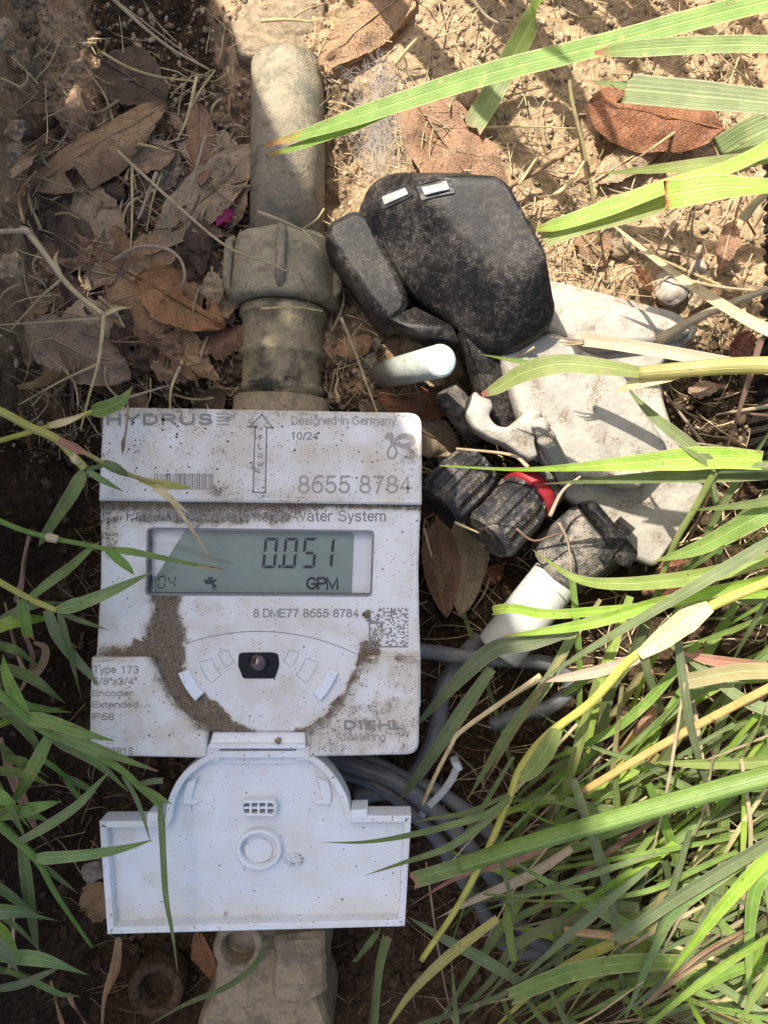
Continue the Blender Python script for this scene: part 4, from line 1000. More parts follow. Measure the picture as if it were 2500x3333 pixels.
leaf((195, 640), (230, 900), 80, LF_DARK, 'narrow charcoal dark leaf next to the flat tan leaf', .004, -.2, 0, .08, 9)
leaf((330, 1010), (720, 830), 330, LF_BRN, 'large brown leaf lying under the torn orange leaf', .005, -.10, .01, .06, 10)
leaf((440, 900), (735, 1065), 175, LF_RUST, 'torn orange brown leaf curled up on the large brown leaf', .013, .45, -.03, .07, 11, tear=[(.45, .75, -1, -.35)])
leaf((330, 190), (545, 330), 195, LF_DARK, 'dark purple brown leaf at the edge of the bare soil', .005, .08, 0, .07, 12)
leaf((640, 330), (655, 610), 115, LF_BRN, 'narrow brown leaf standing half folded next to the pipe', .009, -.5, .0, .06, 13)
leaf((80, 1060), (430, 1235), 210, LF_GREY, 'wide grey brown leaf under the bent dry stalk', .012, .1, 0, .08, 14)
leaf((640, 1240), (585, 1050), 120, LF_BRN, 'small brown leaf by the upper left corner of the meter', .007, .2, 0, .1, 15)
leaf((690, 880), (700, 1000), 70, LF_TAN, 'little crumpled pale leaf beside the union nut', .012, .5, 0, .12, 16)
leaf((1425, 1690), (1455, 2010), 125, LF_BRN, 'brown oval leaf below the plain black gland', .016, -.25, .02, .03, 17)
leaf((1540, 1640), (1500, 2010), 140, LF_GREY, 'dull brown oval leaf below the gland with the red ring', .012, -.25, .02, .03, 18)
leaf((1225, 1290), (1490, 1330), 120, LF_RED, 'glossy dark red brown leaf under the white rod', .006, -.3, .02, .03, 19)
leaf((1330, 1380), (1500, 1470), 130, LF_GREY, 'faded leaf wedged behind the upper right corner of the meter', .010, -.2, .02, .05, 20)
leaf((2385, 720), (2345, 880), 75, LF_BRN, 'small reddish leaf leaning on the black box wall', .010, .3, 0, .08, 21)
leaf((2070, 870), (2125, 950), 42, LF_RED, 'tiny red brown leaf sliver beside the dry reed', .006, .3, 0, .08, 22)
leaf((2450, 1080), (2380, 1175), 80, LF_RED, 'red brown leaf scrap on the soil near the split straw', .012, .2, 0, .1, 23)
leaf((2110, 1920), (2300, 1840), 120, LF_RED, 'reddish withered leaf caught in the grass right of the coupling', .020, -.3, .02, .08, 24)
leaf((1560, 1900), (1640, 1840), 60, LF_RED, 'small reddish leaf bit above the cut tube', .008, .2, 0, .1, 25)
leaf((640, 3030), (690, 3190), 70, LF_RUST, 'rust brown leaf strip hanging below the open lid', None or .03, .4, 0, .08, 26, zz=(-.030, -.05))
leaf((355, 2880), (250, 3010), 130, LF_BRN, 'dark brown leaf half buried to the left of the open lid', .006, .1, 0, .08, 27)
leaf((110, 1450), (60, 1330), 90, LF_BRN, 'small dark brown leaf deep under the green runner', .004, .1, 0, .08, 28)
rl = random.Random(77)
for k in range(104):
    if k < 82: px, py = rl.uniform(60, 790), rl.uniform(420, 1290)
    elif k < 94: px, py = rl.uniform(1080, 1500), rl.uniform(950, 1500)
    else: px, py = rl.uniform(1880, 2400), rl.uniform(450, 1500)
    if 780 < px < 1100: continue
    an = rl.uniform(0, 6.28); ln = rl.uniform(60, 230)
    leaf((px, py), (px + ln * math.cos(an), py + ln * math.sin(an)), ln * rl.uniform(.35, .75), rl.choice(LEAFMATS), 'small brittle scrap of dead leaf in the litter', rl.uniform(.001, .007), rl.uniform(-.7, .7), 0, .14, 100 + k, petiole=False, group='scraps of dead leaf in the litter', name='leaf_scrap', roll=rl.uniform(-14, 14))

# ------------------------------------------------------------------ clods, pebbles, crumbs
def rock_geo(c, r, flat, seed, sub=2, amp=.35):
    bm = bmesh.new(); bmesh.ops.create_icosphere(bm, subdivisions=sub, radius=1)
    V = []; off = Vector((seed * 3.1, seed * 1.7, seed * .9))
    for v in bm.verts:
        p = v.co.normalized(); d = 1 + amp * mnoise.noise(p * 1.6 + off) * 1.3 + amp * .4 * mnoise.noise(p * 4 + off)
        V.append(Vector(c) + Vector((p.x * d * r, p.y * d * r, p.z * d * r * flat)))
    F = [tuple(v.index for v in f.verts) for f in bm.faces]; bm.free(); return V, F
rk = random.Random(9)
for k, (x, y, r, m_, lb) in enumerate([(1205, 1172, 26, STONE, 'grey round pebble by the white rod'), (1220, 1120, 20, STONE, 'smaller pebble behind the white rod'),
      (2190, 940, 58, STONE, 'pale striped stone beside the dry reed'), (1960, 790, 34, STONE, 'pinkish flat stone under the bright grass tips'), (2010, 800, 46, CLOD, 'brown lump of earth by the thin green stalk'),
      (2270, 870, 30, STONE, 'little white stone at the foot of the box wall'), (2120, 1400, 26, STONE, 'small pale stone right of the plastic mount'), (300, 2840, 40, STONE, 'dull round stone at the left edge of the open lid')]):
    p = G(x, y, .0); o = build('pebble', *rock_geo(p, r * SC(p.z), .65, k + 1, 3, .25), m_); tag(o, lb, 'stone')
sb = rounded([(735, 30), (800, -60), (960, -80), (1060, 10), (1050, 110), (1010, 185), (940, 170), (850, 200), (770, 180), (760, 110)], 12)
zs = float(hgt(*W(880, 110, -.055).xy)) + .0022
o = build('clay_slab', *loft(resample(sb, 22), [(14, zs), (4, zs - .001), (0, zs - .003), (-6, zs - .008)], zs, lambda x, y: .004 * float(vnoise(x / 60, y / 60, 61)) + .0016 * float(vnoise(x / 14, y / 14, 62))), CLODP); tag(o, 'flat pale slab of dried clay at the end of the pipe', 'clay')
for k in range(24):
    x, y = rk.uniform(-20, 110) if k < 15 else rk.uniform(-10, 330), rk.uniform(-20, 460) if k < 12 else rk.uniform(480, 1150)
    p = G(x, y, .0); r = rk.uniform(14, 42) * SC(p.z); V, F = rock_geo(p, r, .5, 40 + k, 4, .45)
    V = [v + (v - p).normalized() * r * (.22 * mnoise.noise(v * 420) + .12 * mnoise.noise(v * 1100)) for v in V]
    o = build('soil_clod', V, F, CLOD); tag(o, 'crumbly light brown clod of soil along the left bank', 'soil clod', 'clods of soil along the left bank')
def ico12():
    t = (1 + 5 ** .5) / 2; v = np.array([(-1, t, 0), (1, t, 0), (-1, -t, 0), (1, -t, 0), (0, -1, t), (0, 1, t), (0, -1, -t), (0, 1, -t), (t, 0, -1), (t, 0, 1), (-t, 0, -1), (-t, 0, 1)], float) / 1.9
    f = np.array([(0, 11, 5), (0, 5, 1), (0, 1, 7), (0, 7, 10), (0, 10, 11), (1, 5, 9), (5, 11, 4), (11, 10, 2), (10, 7, 6), (7, 1, 8), (3, 9, 4), (3, 4, 2), (3, 2, 6), (3, 6, 8), (3, 8, 9), (4, 9, 5), (2, 4, 11), (6, 2, 10), (8, 6, 7), (9, 8, 1)])
    return v, f
IV, IF = ico12()
def crumbs(name, pos, rad, mat, label, cat, seed, parent=None):
    rng = np.random.default_rng(seed); n = len(pos); pos = np.asarray(pos); rad = np.asarray(rad)
    sc = rad[:, None, None] * (IV[None] * rng.uniform(.55, 1.35, (n, 12, 1))) * np.stack([rng.uniform(.7, 1.4, n), rng.uniform(.7, 1.4, n), rng.uniform(.5, .9, n)], -1)[:, None, :]
    V = (sc + pos[:, None, :]).reshape(-1, 3); F = (IF[None] + (np.arange(n) * 12)[:, None, None]).reshape(-1, 3)
    me = bpy.data.meshes.new(name); off = origin_of(parent) if parent else Vector((0, 0, -.06))
    V = V - np.array(off)
    me.vertices.add(len(V)); me.vertices.foreach_set('co', V.astype(np.float32).reshape(-1))
    me.loops.add(F.size); me.loops.foreach_set('vertex_index', F.astype(np.int32).reshape(-1)); me.polygons.add(len(F)); me.polygons.foreach_set('loop_start', np.arange(0, F.size, 3, dtype=np.int32))
    me.materials.append(mat); me.update(); me.validate(); o = bpy.data.objects.new(name, me); C.objects.link(o)
    if parent: o.parent = parent; o['kind'] = 'stuff'
    else: o.location = off; tag(o, label, cat, kind='stuff')
    return o
rng = np.random.default_rng(4)
def scatter(n, x0, x1, y0, y1, rmin, rmax, keep=None):
    x = rng.uniform(x0, x1, n); y = rng.uniform(y0, y1, n); r = rmin * (rmax / rmin) ** (rng.random(n) ** 2.2)
    if keep is not None: k = keep(1250 + x * 8078, 1666.5 - y * 8078); x, y, r = x[k], y[k], r[k]
    return np.stack([x, y, hgt(x, y) + r * .25], -1), r
p_, r_ = scatter(13000, -.168, .155, -.05, .215, .0003, .0017, lambda a, b: (b < 1500))
m_ = rng.random(len(r_)) < .5
crumbs('soil_crumbs', p_[m_], r_[m_], CLODP, 'tan crumbs of dry soil scattered over the ground', 'soil crumbs', 1)
crumbs('soil_crumbs', p_[~m_], r_[~m_], CLOD, 'brown crumbs of dry soil scattered over the ground', 'soil crumbs', 2)
p_, r_ = scatter(7000, -.15, .155, -.21, .06, .0005, .0034)
crumbs('humus_crumbs', p_, r_, HUMUS, 'dark damp crumbs of earth in the pit', 'soil crumbs', 3)
# soil grains lying on the meter
gp = []; gr = []; rr_ = random.Random(12)
for k in range(26000):
    x, y = rr_.uniform(322, 1368), rr_.uniform(1645, 2380)
    if inside((x, y), lcd_out): continue
    if math.hypot(x - CX, y - CY) > CR - 2 and y > 2140: continue
    d = dirt_mid(x, y)
    if rr_.random() < (d - .3) * .5: r = rr_.uniform(.00008, .00032) * (1.8 if rr_.random() < .04 else 1); gp.append(tuple(W(x, y, ZM + r * .3))); gr.append(r)
crumbs('soil_grains', gp, gr, CLOD, None, None, 5, face)
gp = []; gr = []
for k in range(46):
    x, y = rr_.uniform(360, 1300), rr_.uniform(2460, 2985)
    if not inside((x, y), inset(lid_out, 30)): continue
    r = rr_.uniform(.00012, .00030); gp.append(tuple(to_world(x, y, ZLF + lid_floor(x, y) + r * .4, ZRT))); gr.append(r)
crumbs('soil_grains', gp, gr, HUMUS, None, None, 6, lid)
gp = []; gr = []
for k in range(170):
    x, y = rr_.uniform(335, 1360), rr_.uniform(1350, 1620)
    if x > 620 and rr_.random() < .6: continue
    r = rr_.uniform(.00012, .00034); gp.append(tuple(W(x, y, r * .3))); gr.append(r)
crumbs('soil_grains', gp, gr, HUMUS, None, None, 7, band)
for (x, y, r, z) in ((1195, 1998, 12, ZM), (905, 2410, 10, -.0012), (585, 3005, 9, -.005)):
    o = build('crumb', *rock_geo(W(x, y, z + r * 5e-5), r * 1e-4, .8, x % 17, 2, .6), CLOD, meter)

# ------------------------------------------------------------------ litter fibres
def fibres(name, n, region, lmin, lmax, rad, mat, label, cat, seed, lift=(.0005, .006), keep=None, n_seg=5):
    rnd = random.Random(seed); V = []; F = []
    for k in range(n):
        x, y = rnd.uniform(*region[0]), rnd.uniform(*region[1])
        if keep and not keep(x, y): continue
        p = G(x, y); an = rnd.uniform(0, 6.283); cv = rnd.gauss(0, .55); ln = rnd.uniform(lmin, lmax); q = Vector((p.x, p.y)); pts = []
        z0 = rnd.uniform(*lift); z1 = rnd.uniform(*lift)
        for j in range(n_seg):
            t = j / (n_seg - 1); pts.append((q.x, q.y, float(hgt(q.x, q.y)) * .55 + p.z * .45 + z0 + (z1 - z0) * t))
            q = q + Vector((math.cos(an + cv * t), math.sin(an + cv * t))) * ln / n_seg
        r = rnd.uniform(.5, 1) * rad; tube_geo(pts, [r, r, r * .9, r * .7, r * .35][:n_seg], 3, V, F, False)
    return tag(build(name, V, F, mat, None, True, None, (0, 0, -.06)), label, cat, kind='stuff')
fibres('straw_litter', 900, ((40, 1550), (150, 1550)), .006, .030, .00035, STRAW, 'fine pale straw fibres strewn over the soil', 'straw litter', 1, keep=lambda x, y: not (810 < x < 1075 and y > 180))
fibres('root_fibres', 800, ((20, 1900), (250, 3300)), .008, .034, .00028, STRAWD, 'thin dark root fibres tangled in the soil', 'roots', 2)
fibres('straw_litter', 420, ((1380, 2450), (20, 1500)), .006, .028, .0004, STRAW, 'short straw bits on the sunlit clay', 'straw litter', 3)
fibres('straw_litter', 240, ((1380, 2480), (1450, 2700)), .010, .04, .0004, STRAW, 'dead grass fibres on the dark soil under the green blades', 'straw litter', 4, (.001, .012))

# pale fluff by the pipe end
rnd = random.Random(8); V = []; F = []
for k in range(560):
    x = rnd.gauss(1235, 30); y = rnd.uniform(235, 540); p = G(x, y, rnd.uniform(.001, .009)); an = rnd.uniform(0, 6.28); pts = []
    for j in range(5): pts.append(p.copy()); an += rnd.uniform(-.9, .9); p = p + Vector((math.cos(an) * .0024, math.sin(an) * .0034, rnd.uniform(-.0006, .0006)))
    tube_geo(pts, .000045, 3, V, F, False)
tag(build('seed_fluff', V, F, FLUFF), 'wispy whitish fluff caught on the soil beside the pipe', 'fluff')
# small shell / pupa
p0, p1 = G(65, 425, .007), G(185, 385, .005); prof = [(0, .001)]
for k in range(7):
    t0 = k / 7; rr0 = .0052 * (1 - .62 * t0) * (.75 if k == 0 else 1); prof += [(t0 + .02, rr0 * .93), (t0 + .07, rr0), (t0 + .125, rr0 * .95)]
prof += [(1, .0008)]
tag(build('pupa', *lathe_axis(p0, p1, prof, 24), PUPA), 'glossy dark brown segmented pupa lying on bare soil', 'pupa')
# magenta petals
pr = thing('dried_flower', G(728, 705, .002), 'crumpled magenta flower in the litter beside the pipe', 'flower')
rnd = random.Random(4)
for k in range(9):
    c = G(728, 705, .004 + .0006 * k); an = k * 2.4; d = Vector((math.cos(an), math.sin(an), .25)); s_ = Vector((-math.sin(an), math.cos(an), .1)); V = []
    for j in range(5):
        t = j / 4
        for u in (-1, 0, 1): V.append(c + d * t * .0048 + s_ * u * .0018 * math.sin(math.pi * (.15 + .8 * t)) + Vector((0, 0, abs(u) * .001 + .0006 * rnd.uniform(-1, 1))))
    build('petal', V, [(3 * j + i, 3 * j + i + 1, 3 * j + i + 4, 3 * j + i + 3) for j in range(4) for i in range(2)], MAG, pr)

# ------------------------------------------------------------------ grass
def blade_geo(pts, width, tipmode='point', fold=.22, roll=0., n=None, prof=None, tip=.6, seed=0):
    """pts = [(px, py, z in mm)] from root to tip; width = apparent px"""
    n = n or max(10, 5 * len(pts)); Q_ = crom(pts, n); P = [W(x, y, z / 1000) for x, y, z in Q_]
    V = []; U = []; T_ = []; F = []; us = (-1, -.5, 0, .5, 1); m = len(us)
    for i in range(n):
        t = i / (n - 1); T = P[min(i + 1, n - 1)] - P[max(i - 1, 0)]; T.normalize()
        view = Vector((0, 0, 1)); s_ = T.cross(view)
        if s_.length < .05: s_ = T.cross(Vector((0, 1, 0)))
        s_.normalize(); s_ = Matrix.Rotation(R(roll * (1 + .8 * math.sin(t * 5 + seed))), 3, T) @ s_; N = s_.cross(T)
        if prof: pw = float(np.interp(t, *prof))
        elif tipmode == 'point': pw = min(1, .72 + t * 1.1) * (1 - max(0, (t - .35) / .65) ** 1.7)
        elif tipmode == 'cut': pw = min(1, .78 + t * .6)
        else: pw = 1
        h = width * SC(P[i].z) / 2 * max(pw, .03)
        for u in us:
            jag = 0
            if tipmode == 'cut' and i == n - 1: jag = (.5 + .5 * math.sin(u * 7 + seed)) * h * .8
            V.append(P[i] + s_ * u * h + N * (fold * abs(u) * h) - T * jag); U.append(u); T_.append(t)
    for i in range(n - 1):
        for k in range(m - 1):
            a = i * m + k; F.append((a, a + m, a + m + 1, a + 1))
    return V, F, {'u': U, 'v': T_, 'tip': [tip] * len(V)}
def stem_geo(pts, width, taper=.7, n=None):
    n = n or max(10, 6 * len(pts)); Q_ = crom(pts, n); P = [W(x, y, z / 1000) for x, y, z in Q_]
    rr = [width * SC(P[i].z) / 2 * (1 - (1 - taper) * i / (n - 1)) for i in range(n)]
    V, F = tube_geo(P, rr, 8); U = [math.cos(2 * math.pi * (k % 8) / 8) * .8 for k in range(len(V))]
    return V, F, {'u': U, 'v': [(k // 8) / (n - 1) * .9 for k in range(len(V))], 'tip': [.3] * len(V)}
def blade(pts, width, mat, label, group=None, name='grass_shoot', **kw):
    v, f, a = blade_geo(pts, width, **kw); p0 = pts[0]
    root = thing(name, W(p0[0], p0[1], p0[2] / 1000), label, 'grass blade', group)
    build('leaf', v, f, mat, root, True, a); return root
def stalk(pts, width, mat, label, group=None, name='grass_stalk', taper=.7):
    v, f, a = stem_geo(pts, width, taper); o = build(name, v, f, mat, None, True, a); return tag(o, label, 'stalk', group)
def plant(name, label, pieces, cat='grass', group=None):
    """pieces = [(part name, pts, width, material, kw)]"""
    p0 = pieces[0][1][0]; root = thing(name, W(p0[0], p0[1], p0[2] / 1000), label, cat, group)
    for pn, pts, wd, mt_, kw in pieces:
        if pn in ('stem', 'node'): v, f, a = stem_geo(pts, wd, kw.get('taper', .8))
        else: v, f, a = blade_geo(pts, wd, **kw)
        build(pn, v, f, mt_, root, True, a)
    return root
E_ = {}
# upper right
b1 = plant('grass_shoot', 'very long split-tipped green blade reaching over the pipe', [
    ('leaf', [(2600, -20, 34), (2250, 68, 24), (2000, 138, 16), (1600, 240, 6), (1300, 335, 0), (1060, 415, -8), (860, 476, -16)], 74, G_GREEN, dict(prof=([0, .5, .75, .9, 1], [1, 1, .82, .45, .12]), tip=.9, fold=.15)),
    ('leaf', [(1330, 345, -1), (1150, 415, -7), (1000, 468, -12), (875, 506, -17)], 30, G_GREEN, dict(prof=([0, .3, .8, 1], [.3, 1, .8, .3]), tip=.9))], 'grass blade')
blade([(2600, 150, 40), (2350, 148, 32), (2100, 160, 24), (1935, 172, 18)], 62, G_GREEN, 'green blade with a pinkish withered tip under the longest blade', tip=1., prof=([0, .7, .9, 1], [1, 1, .6, .2]))
blade([(2600, 345, 50), (2300, 316, 40), (2130, 300, 34), (2018, 290, 30)], 104, G_GREEN, 'wide green blade cut off square over the rust leaf', tipmode='cut', tip=.3, fold=.12)
blade([(2260, 300, 20), (2060, 282, 16), (1912, 264, 12)], 34, G_BLUE, 'narrow pale blade tip poking out below the square cut blade', tip=.8)
blade([(1790, -70, 2), (1735, 60, -20), (1655, 210, -34), (1590, 330, -38), (1528, 428, -40)], 74, G_GREEN, 'green blade lying on the clay crossed by the longest blade', tipmode='cut', tip=.5)
blade([(2600, 380, 38), (2440, 450, 30), (2330, 520, 22)], 120, G_BLUE, 'broad pale sheath leaf with frayed straw edges', tipmode='cut', tip=1.)
blade([(2600, 470, 36), (2420, 520, 30), (2250, 570, 24), (2120, 600, 20)], 66, G_YEL, 'yellowing leaf sheath under the bright green blades', tip=.9)
blade([(2600, 505, 40), (2350, 530, 34), (2150, 550, 27), (1935, 566, 18)], 46, G_BRIGHT, 'slender bright green blade pointing across the clay', tip=.2)
blade([(2600, 430, 46), (2380, 545, 38), (2200, 600, 32), (2000, 672, 25), (1850, 722, 20), (1745, 748, 18)], 66, G_BRIGHT, 'bright green folded blade with a split end over the clay', tip=.2, prof=([0, .6, .9, 1], [.8, 1, .6, .2]), roll=14)
blade([(2250, 620, 30), (2080, 690, 26), (1900, 735, 20), (1758, 785, 16)], 58, G_BRIGHT, 'lower half of the split bright blade cut off bluntly', tipmode='cut', tip=.2)
blade([(2600, 600, 52), (2450, 608, 48), (2330, 612, 44), (2225, 628, 41), (2152, 640, 40)], 98, G_BRIGHT, 'short broad blade with a rusty bitten end', tipmode='cut', tip=1., fold=.1, prof=([0, .25, .55, 1], [.35, .6, 1, .95]))
plant('grass_shoot', 'curved green shoot with an orange tip over the cream mount', [
    ('stem', [(2640, 1190, 42), (2400, 1190, 36), (2200, 1205, 30), (2080, 1215, 27)], 62, G_YEL, dict(taper=.75)),
    ('leaf', [(2100, 1215, 28), (1960, 1195, 26), (1820, 1185, 22), (1700, 1215, 17), (1620, 1262, 13), (1568, 1286, 11)], 68, G_BRIGHT, dict(prof=([0, .2, .5, .8, 1], [.5, .8, 1, .6, .22]), tip=1., fold=.15)),
    ('leaf', [(1830, 1195, 20), (1720, 1182, 15), (1565, 1153, 10)], 22, G_GREEN, dict(tip=.2)),
    ('sheath', [(2260, 1195, 30), (2120, 1230, 27), (2000, 1275, 23)], 56, G_STRAW, dict(tip=1.))], 'grass')
blade([(2640, 1225, 28), (2380, 1185, 20), (2150, 1145, 12), (1960, 1115, 6), (1862, 1104, 3)], 44, G_STRAW, 'pale split straw with a frayed white end on the mount', tipmode='cut', fold=.4, tip=0)
for k, (dx, dy) in enumerate(((-70, -4), (-50, 12), (-30, 22))):
    stalk([(1900, 1110 + k * 4, 5), (1862 + dx * .4, 1104 + dy * .6 + k * 3, 6), (1862 + dx, 1100 + dy, 6)], 9, G_STRAW, 'frayed white fibre at the end of the split straw', 'frayed fibres of the split straw', 'straw_fibre', .3)
blade([(2640, 1120, 30), (2480, 1070, 24), (2330, 985, 14), (2150, 860, 2), (1985, 725, -14)], 48, G_STRAW, 'long dry reed leaning against the black box wall', fold=.5, prof=([0, .5, 1], [1, .8, .15]), tip=0)
stalk([(1852, 120, -30), (1858, 300, -26), (1900, 480, -24), (1930, 640, -22), (1952, 800, -30)], 13, G_YEL, 'thin upright green stalk standing between clay and rust leaf')
plant('grass_shoot', 'forked hairy green shoot right of the cream mount', [
    ('stem', [(2640, 1525, 26), (2480, 1520, 24), (2335, 1528, 20)], 46, G_GREEN, dict(taper=.8)),
    ('leaf', [(2480, 1500, 25), (2330, 1490, 22), (2150, 1500, 18), (1950, 1515, 13), (1700, 1528, 7), (1432, 1516, 3)], 78, G_BRIGHT, dict(prof=([0, .3, .5, .75, 1], [.8, 1, .65, .2, .04]), tip=0)),
    ('leaf', [(2560, 1540, 22), (2350, 1545, 18), (2100, 1555, 12), (1770, 1575, 4)], 50, G_GREEN, dict(tip=.2)),
    ('leaf', [(2335, 1525, 22), (2230, 1440, 20), (2120, 1350, 14), (2035, 1255, 8)], 44, G_GREEN, dict(tip=.2)),
    ('stem', [(2330, 1530, 20), (2270, 1640, 14), (2200, 1760, 6), (2150, 1890, -4), (2090, 2100, -16)], 26, G_BRIGHT, dict(taper=.6))], 'grass')
blade([(2640, 1610, 26), (2450, 1640, 22), (2245, 1662, 16)], 30, G_GREEN, 'short narrow green blade over the cream skirt', tip=.1)
blade([(2640, 1590, 24), (2450, 1690, 18), (2280, 1780, 10), (2120, 1830, 2)], 70, G_GREEN, 'wide green blade dipping behind the dark coupling', tip=.3)
blade([(2640, 1780, 20), (2420, 1840, 14), (2250, 1880, 6), (2020, 1900, -4), (1870, 1880, -8), (1735, 1790, -12)], 52, G_BRIGHT, 'bright green blade curling up toward the red ringed gland', tip=.2)
# right middle
MID = [
 ([(2640, 1930, 20), (2350, 1940, 12), (2100, 1975, 4), (1930, 1990, -2), (1780, 1998, -6), (1670, 1980, -8), (1597, 1986, -8)], 40, 'B', 'slim green blade with a notched end over the cut tube', 'cut'),
 ([(2640, 1850, 24), (2400, 1905, 18), (2150, 1960, 10), (1930, 2025, 4), (1760, 2055, 0), (1625, 2072, -2)], 62, 'B', 'wide bright blade sweeping across the cut tube', 'point'),
 ([(1880, 2045, 0), (1740, 2085, -4), (1610, 2110, -8), (1500, 2205, -14), (1400, 2310, -22), (1345, 2375, -26)], 74, 'L', 'grey green blade bent sharply below the cut tube', 'point'),
 ([(1600, 2175, -12), (1520, 2290, -18), (1440, 2410, -24), (1350, 2540, -32), (1285, 2620, -36)], 58, 'L', 'grey green blade running down beside the grey cable', 'point'),
 ([(1870, 2050, -10), (1780, 2220, -18), (1672, 2360, -24), (1590, 2490, -30), (1520, 2605, -36)], 48, 'L', 'thin grey green blade slanting toward the zip tie', 'point'),
 ([(2640, 1690, 34), (2480, 1780, 28), (2280, 1900, 22), (2080, 2018, 15), (1900, 2125, 8), (1690, 2258, -2)], 50, 'L', 'long blue green blade lying diagonally over the clump', 'point'),
 ([(2640, 2190, 24), (2420, 2185, 18), (2222, 2218, 12)], 66, 'Y', 'yellow spotted blade with a withered pink end', 'cut'),
 ([(2540, 2170, 14), (2330, 2150, 10), (2205, 2122, 6)], 52, 'R', 'bright red withered blade piece among the green', 'point'),
 ([(2120, 1960, -4), (2060, 2130, -12), (1990, 2230, -18), (1950, 2400, -26), (1900, 2600, -34), (1880, 2700, -38)], 48, 'D', 'dark green blade hanging straight down in the gap', 'point'),
 ([(2640, 2020, 8), (2400, 2200, 0), (2280, 2245, -4), (2154, 2340, -10), (2003, 2466, -16), (1800, 2600, -26)], 44, 'L', 'grey green blade arching over the dark hollow', 'point'),
 ([(2330, 2600, -18), (2220, 2555, -16), (2094, 2482, -14), (1905, 2418, -14), (1695, 2275, -18)], 34, 'L', 'pale thin blade crossing the dark hollow', 'point'),
 ([(2640, 2330, 20), (2440, 2290, 14), (2250, 2150, 6), (2080, 2020, 0)], 50, 'L', 'flat grey green blade crossing under the yellow sheath', 'point'),
 ([(2640, 2470, 22), (2450, 2480, 16), (2260, 2485, 8), (2110, 2480, 2)], 56, 'B', 'sunlit broad blade below the orange stem', 'point'),
 ([(2640, 2300, 18), (2500, 2430, 10), (2380, 2560, 2), (2290, 2700, -8)], 50, 'G', 'green blade bending down out of the sunlit clump', 'point'),
 ([(1330, 2985, -12), (1430, 3045, -14), (1566, 3118, -18), (1700, 3200, -24)][::-1], 48, 'L', 'grey green blade at the lower right corner of the open lid', 'point'),
 ([(2200, 3080, -18), (2050, 3015, -14), (1900, 2930, -10), (1777, 2866, -8), (1634, 2782, -10)], 54, 'L', 'blue green blade crossing the thick bright stem', 'point'),
 ([(2640, 2640, 40), (2500, 2740, 34), (2230, 2904, 24), (2100, 2990, 18), (1994, 3062, 14)], 58, 'L', 'grey green blade with a blunt end over the lower grass', 'cut'),
 ([(2400, 2770, 10), (2267, 2828, 6), (2116, 2896, 2), (1928, 2926, -2), (1650, 2934, -8)], 26, 'G', 'narrow green blade running level above the straw stub', 'point'),
 ([(2300, 3130, -10), (2071, 3132, -10), (1853, 3166, -12), (1650, 3246, -16)], 64, 'D', 'wide deep green blade with a blunt pale end', 'cut'),
 ([(2000, 2960, -14), (1868, 3078, -16), (1627, 3236, -20), (1350, 3340, -26), (1250, 3380, -28)], 40, 'D', 'dark green blade curving along the bottom of the clump', 'point'),
 ([(2640, 2620, 36), (2500, 2785, 30), (2342, 2960, 22), (2240, 3090, 16), (2150, 3215, 10)], 52, 'B', 'sunlit yellow green blade arching steeply down', 'point'),
 ([(2640, 2950, 40), (2500, 3045, 34), (2300, 3180, 26), (2090, 3350, 16), (1950, 3450, 10)], 42, 'B', 'bright stalk-like blade along the lower right', 'point'),
 ([(2640, 2950, 46), (2560, 3080, 42), (2460, 3230, 36), (2390, 3370, 30)], 54, 'B', 'sunlit broad blade bending at the far lower right', 'point'),
 ([(2620, 2860, 20), (2480, 2860, 18), (2440, 3020, 14), (2440, 3350, 6)], 58, 'G', 'upright pale green blade with a knotted top', 'point'),
 ([(2380, 2830, 10), (2200, 2960, 4), (2130, 3080, -2), (2080, 3200, -8), (2030, 3330, -12)], 66, 'L', 'wide pale green blade standing among dark ones', 'point'),
 ([(2360, 2800, 4), (2320, 2950, 0), (2250, 3080, -6), (2150, 3200, -12), (1990, 3330, -18)], 46, 'L', 'pale green blade folded beside the wide one', 'point'),
 ([(2520, 2990, 8), (2330, 3080, 2), (2200, 3180, -4), (2060, 3300, -12)], 50, 'W', 'brown spotted dying blade below the sunlit ones', 'point'),
 ([(1860, 2760, -20), (1720, 2850, -22), (1560, 2920, -24), (1420, 2990, -26)], 44, 'S', 'tan bundle of dry sheath beside the lid corner', 'point'),
 ([(1900, 2680, -24), (1700, 2790, -26), (1500, 2850, -28), (1330, 2950, -30)], 34, 'R', 'reddish dry sheath running beneath the thick stem', 'point'),
 ([(2080, 2950, -12), (1960, 2955, -14), (1700, 3060, -20), (1590, 3200, -26), (1450, 3330, -32)], 46, 'D', 'deep green blade bowed over the cable loop', 'point'),
 ([(2250, 2600, -16), (2000, 2640, -20), (1800, 2600, -24), (1650, 2610, -28)], 46, 'D', 'dark blade behind the long yellow green stem', 'point'),
 ([(1215, 3420, -26), (1220, 3280, -24), (1235, 3140, -24), (1262, 3040, -28)], 40, 'D', 'upright green blade just below the lid beside the outlet', 'cut'),
 ([(1150, 3130, -26), (1200, 3070, -24), (1240, 3020, -24)], 40, 'D', 'short dark blade by the outlet fitting', 'point'),
 ([(1620, 2990, -10), (1450, 3120, -16), (1330, 3240, -22), (1240, 3380, -28)], 40, 'Y', 'yellow green blade crossing below the lid corner', 'point'),
 ([(870, 3060, -4), (830, 3140, -8), (740, 3210, -10), (600, 3270, -12), (480, 3340, -16)][::1], 28, 'D', 'thin green blade drooping from the lid across the outlet eyelets', 'point'),
]
GM = {'B': G_BRIGHT, 'G': G_GREEN, 'L': G_BLUE, 'D': G_DARK, 'Y': G_YEL, 'R': G_RED, 'S': G_STRAW, 'W': G_BROWN, 'O': G_ORANGE}
rg = random.Random(31)
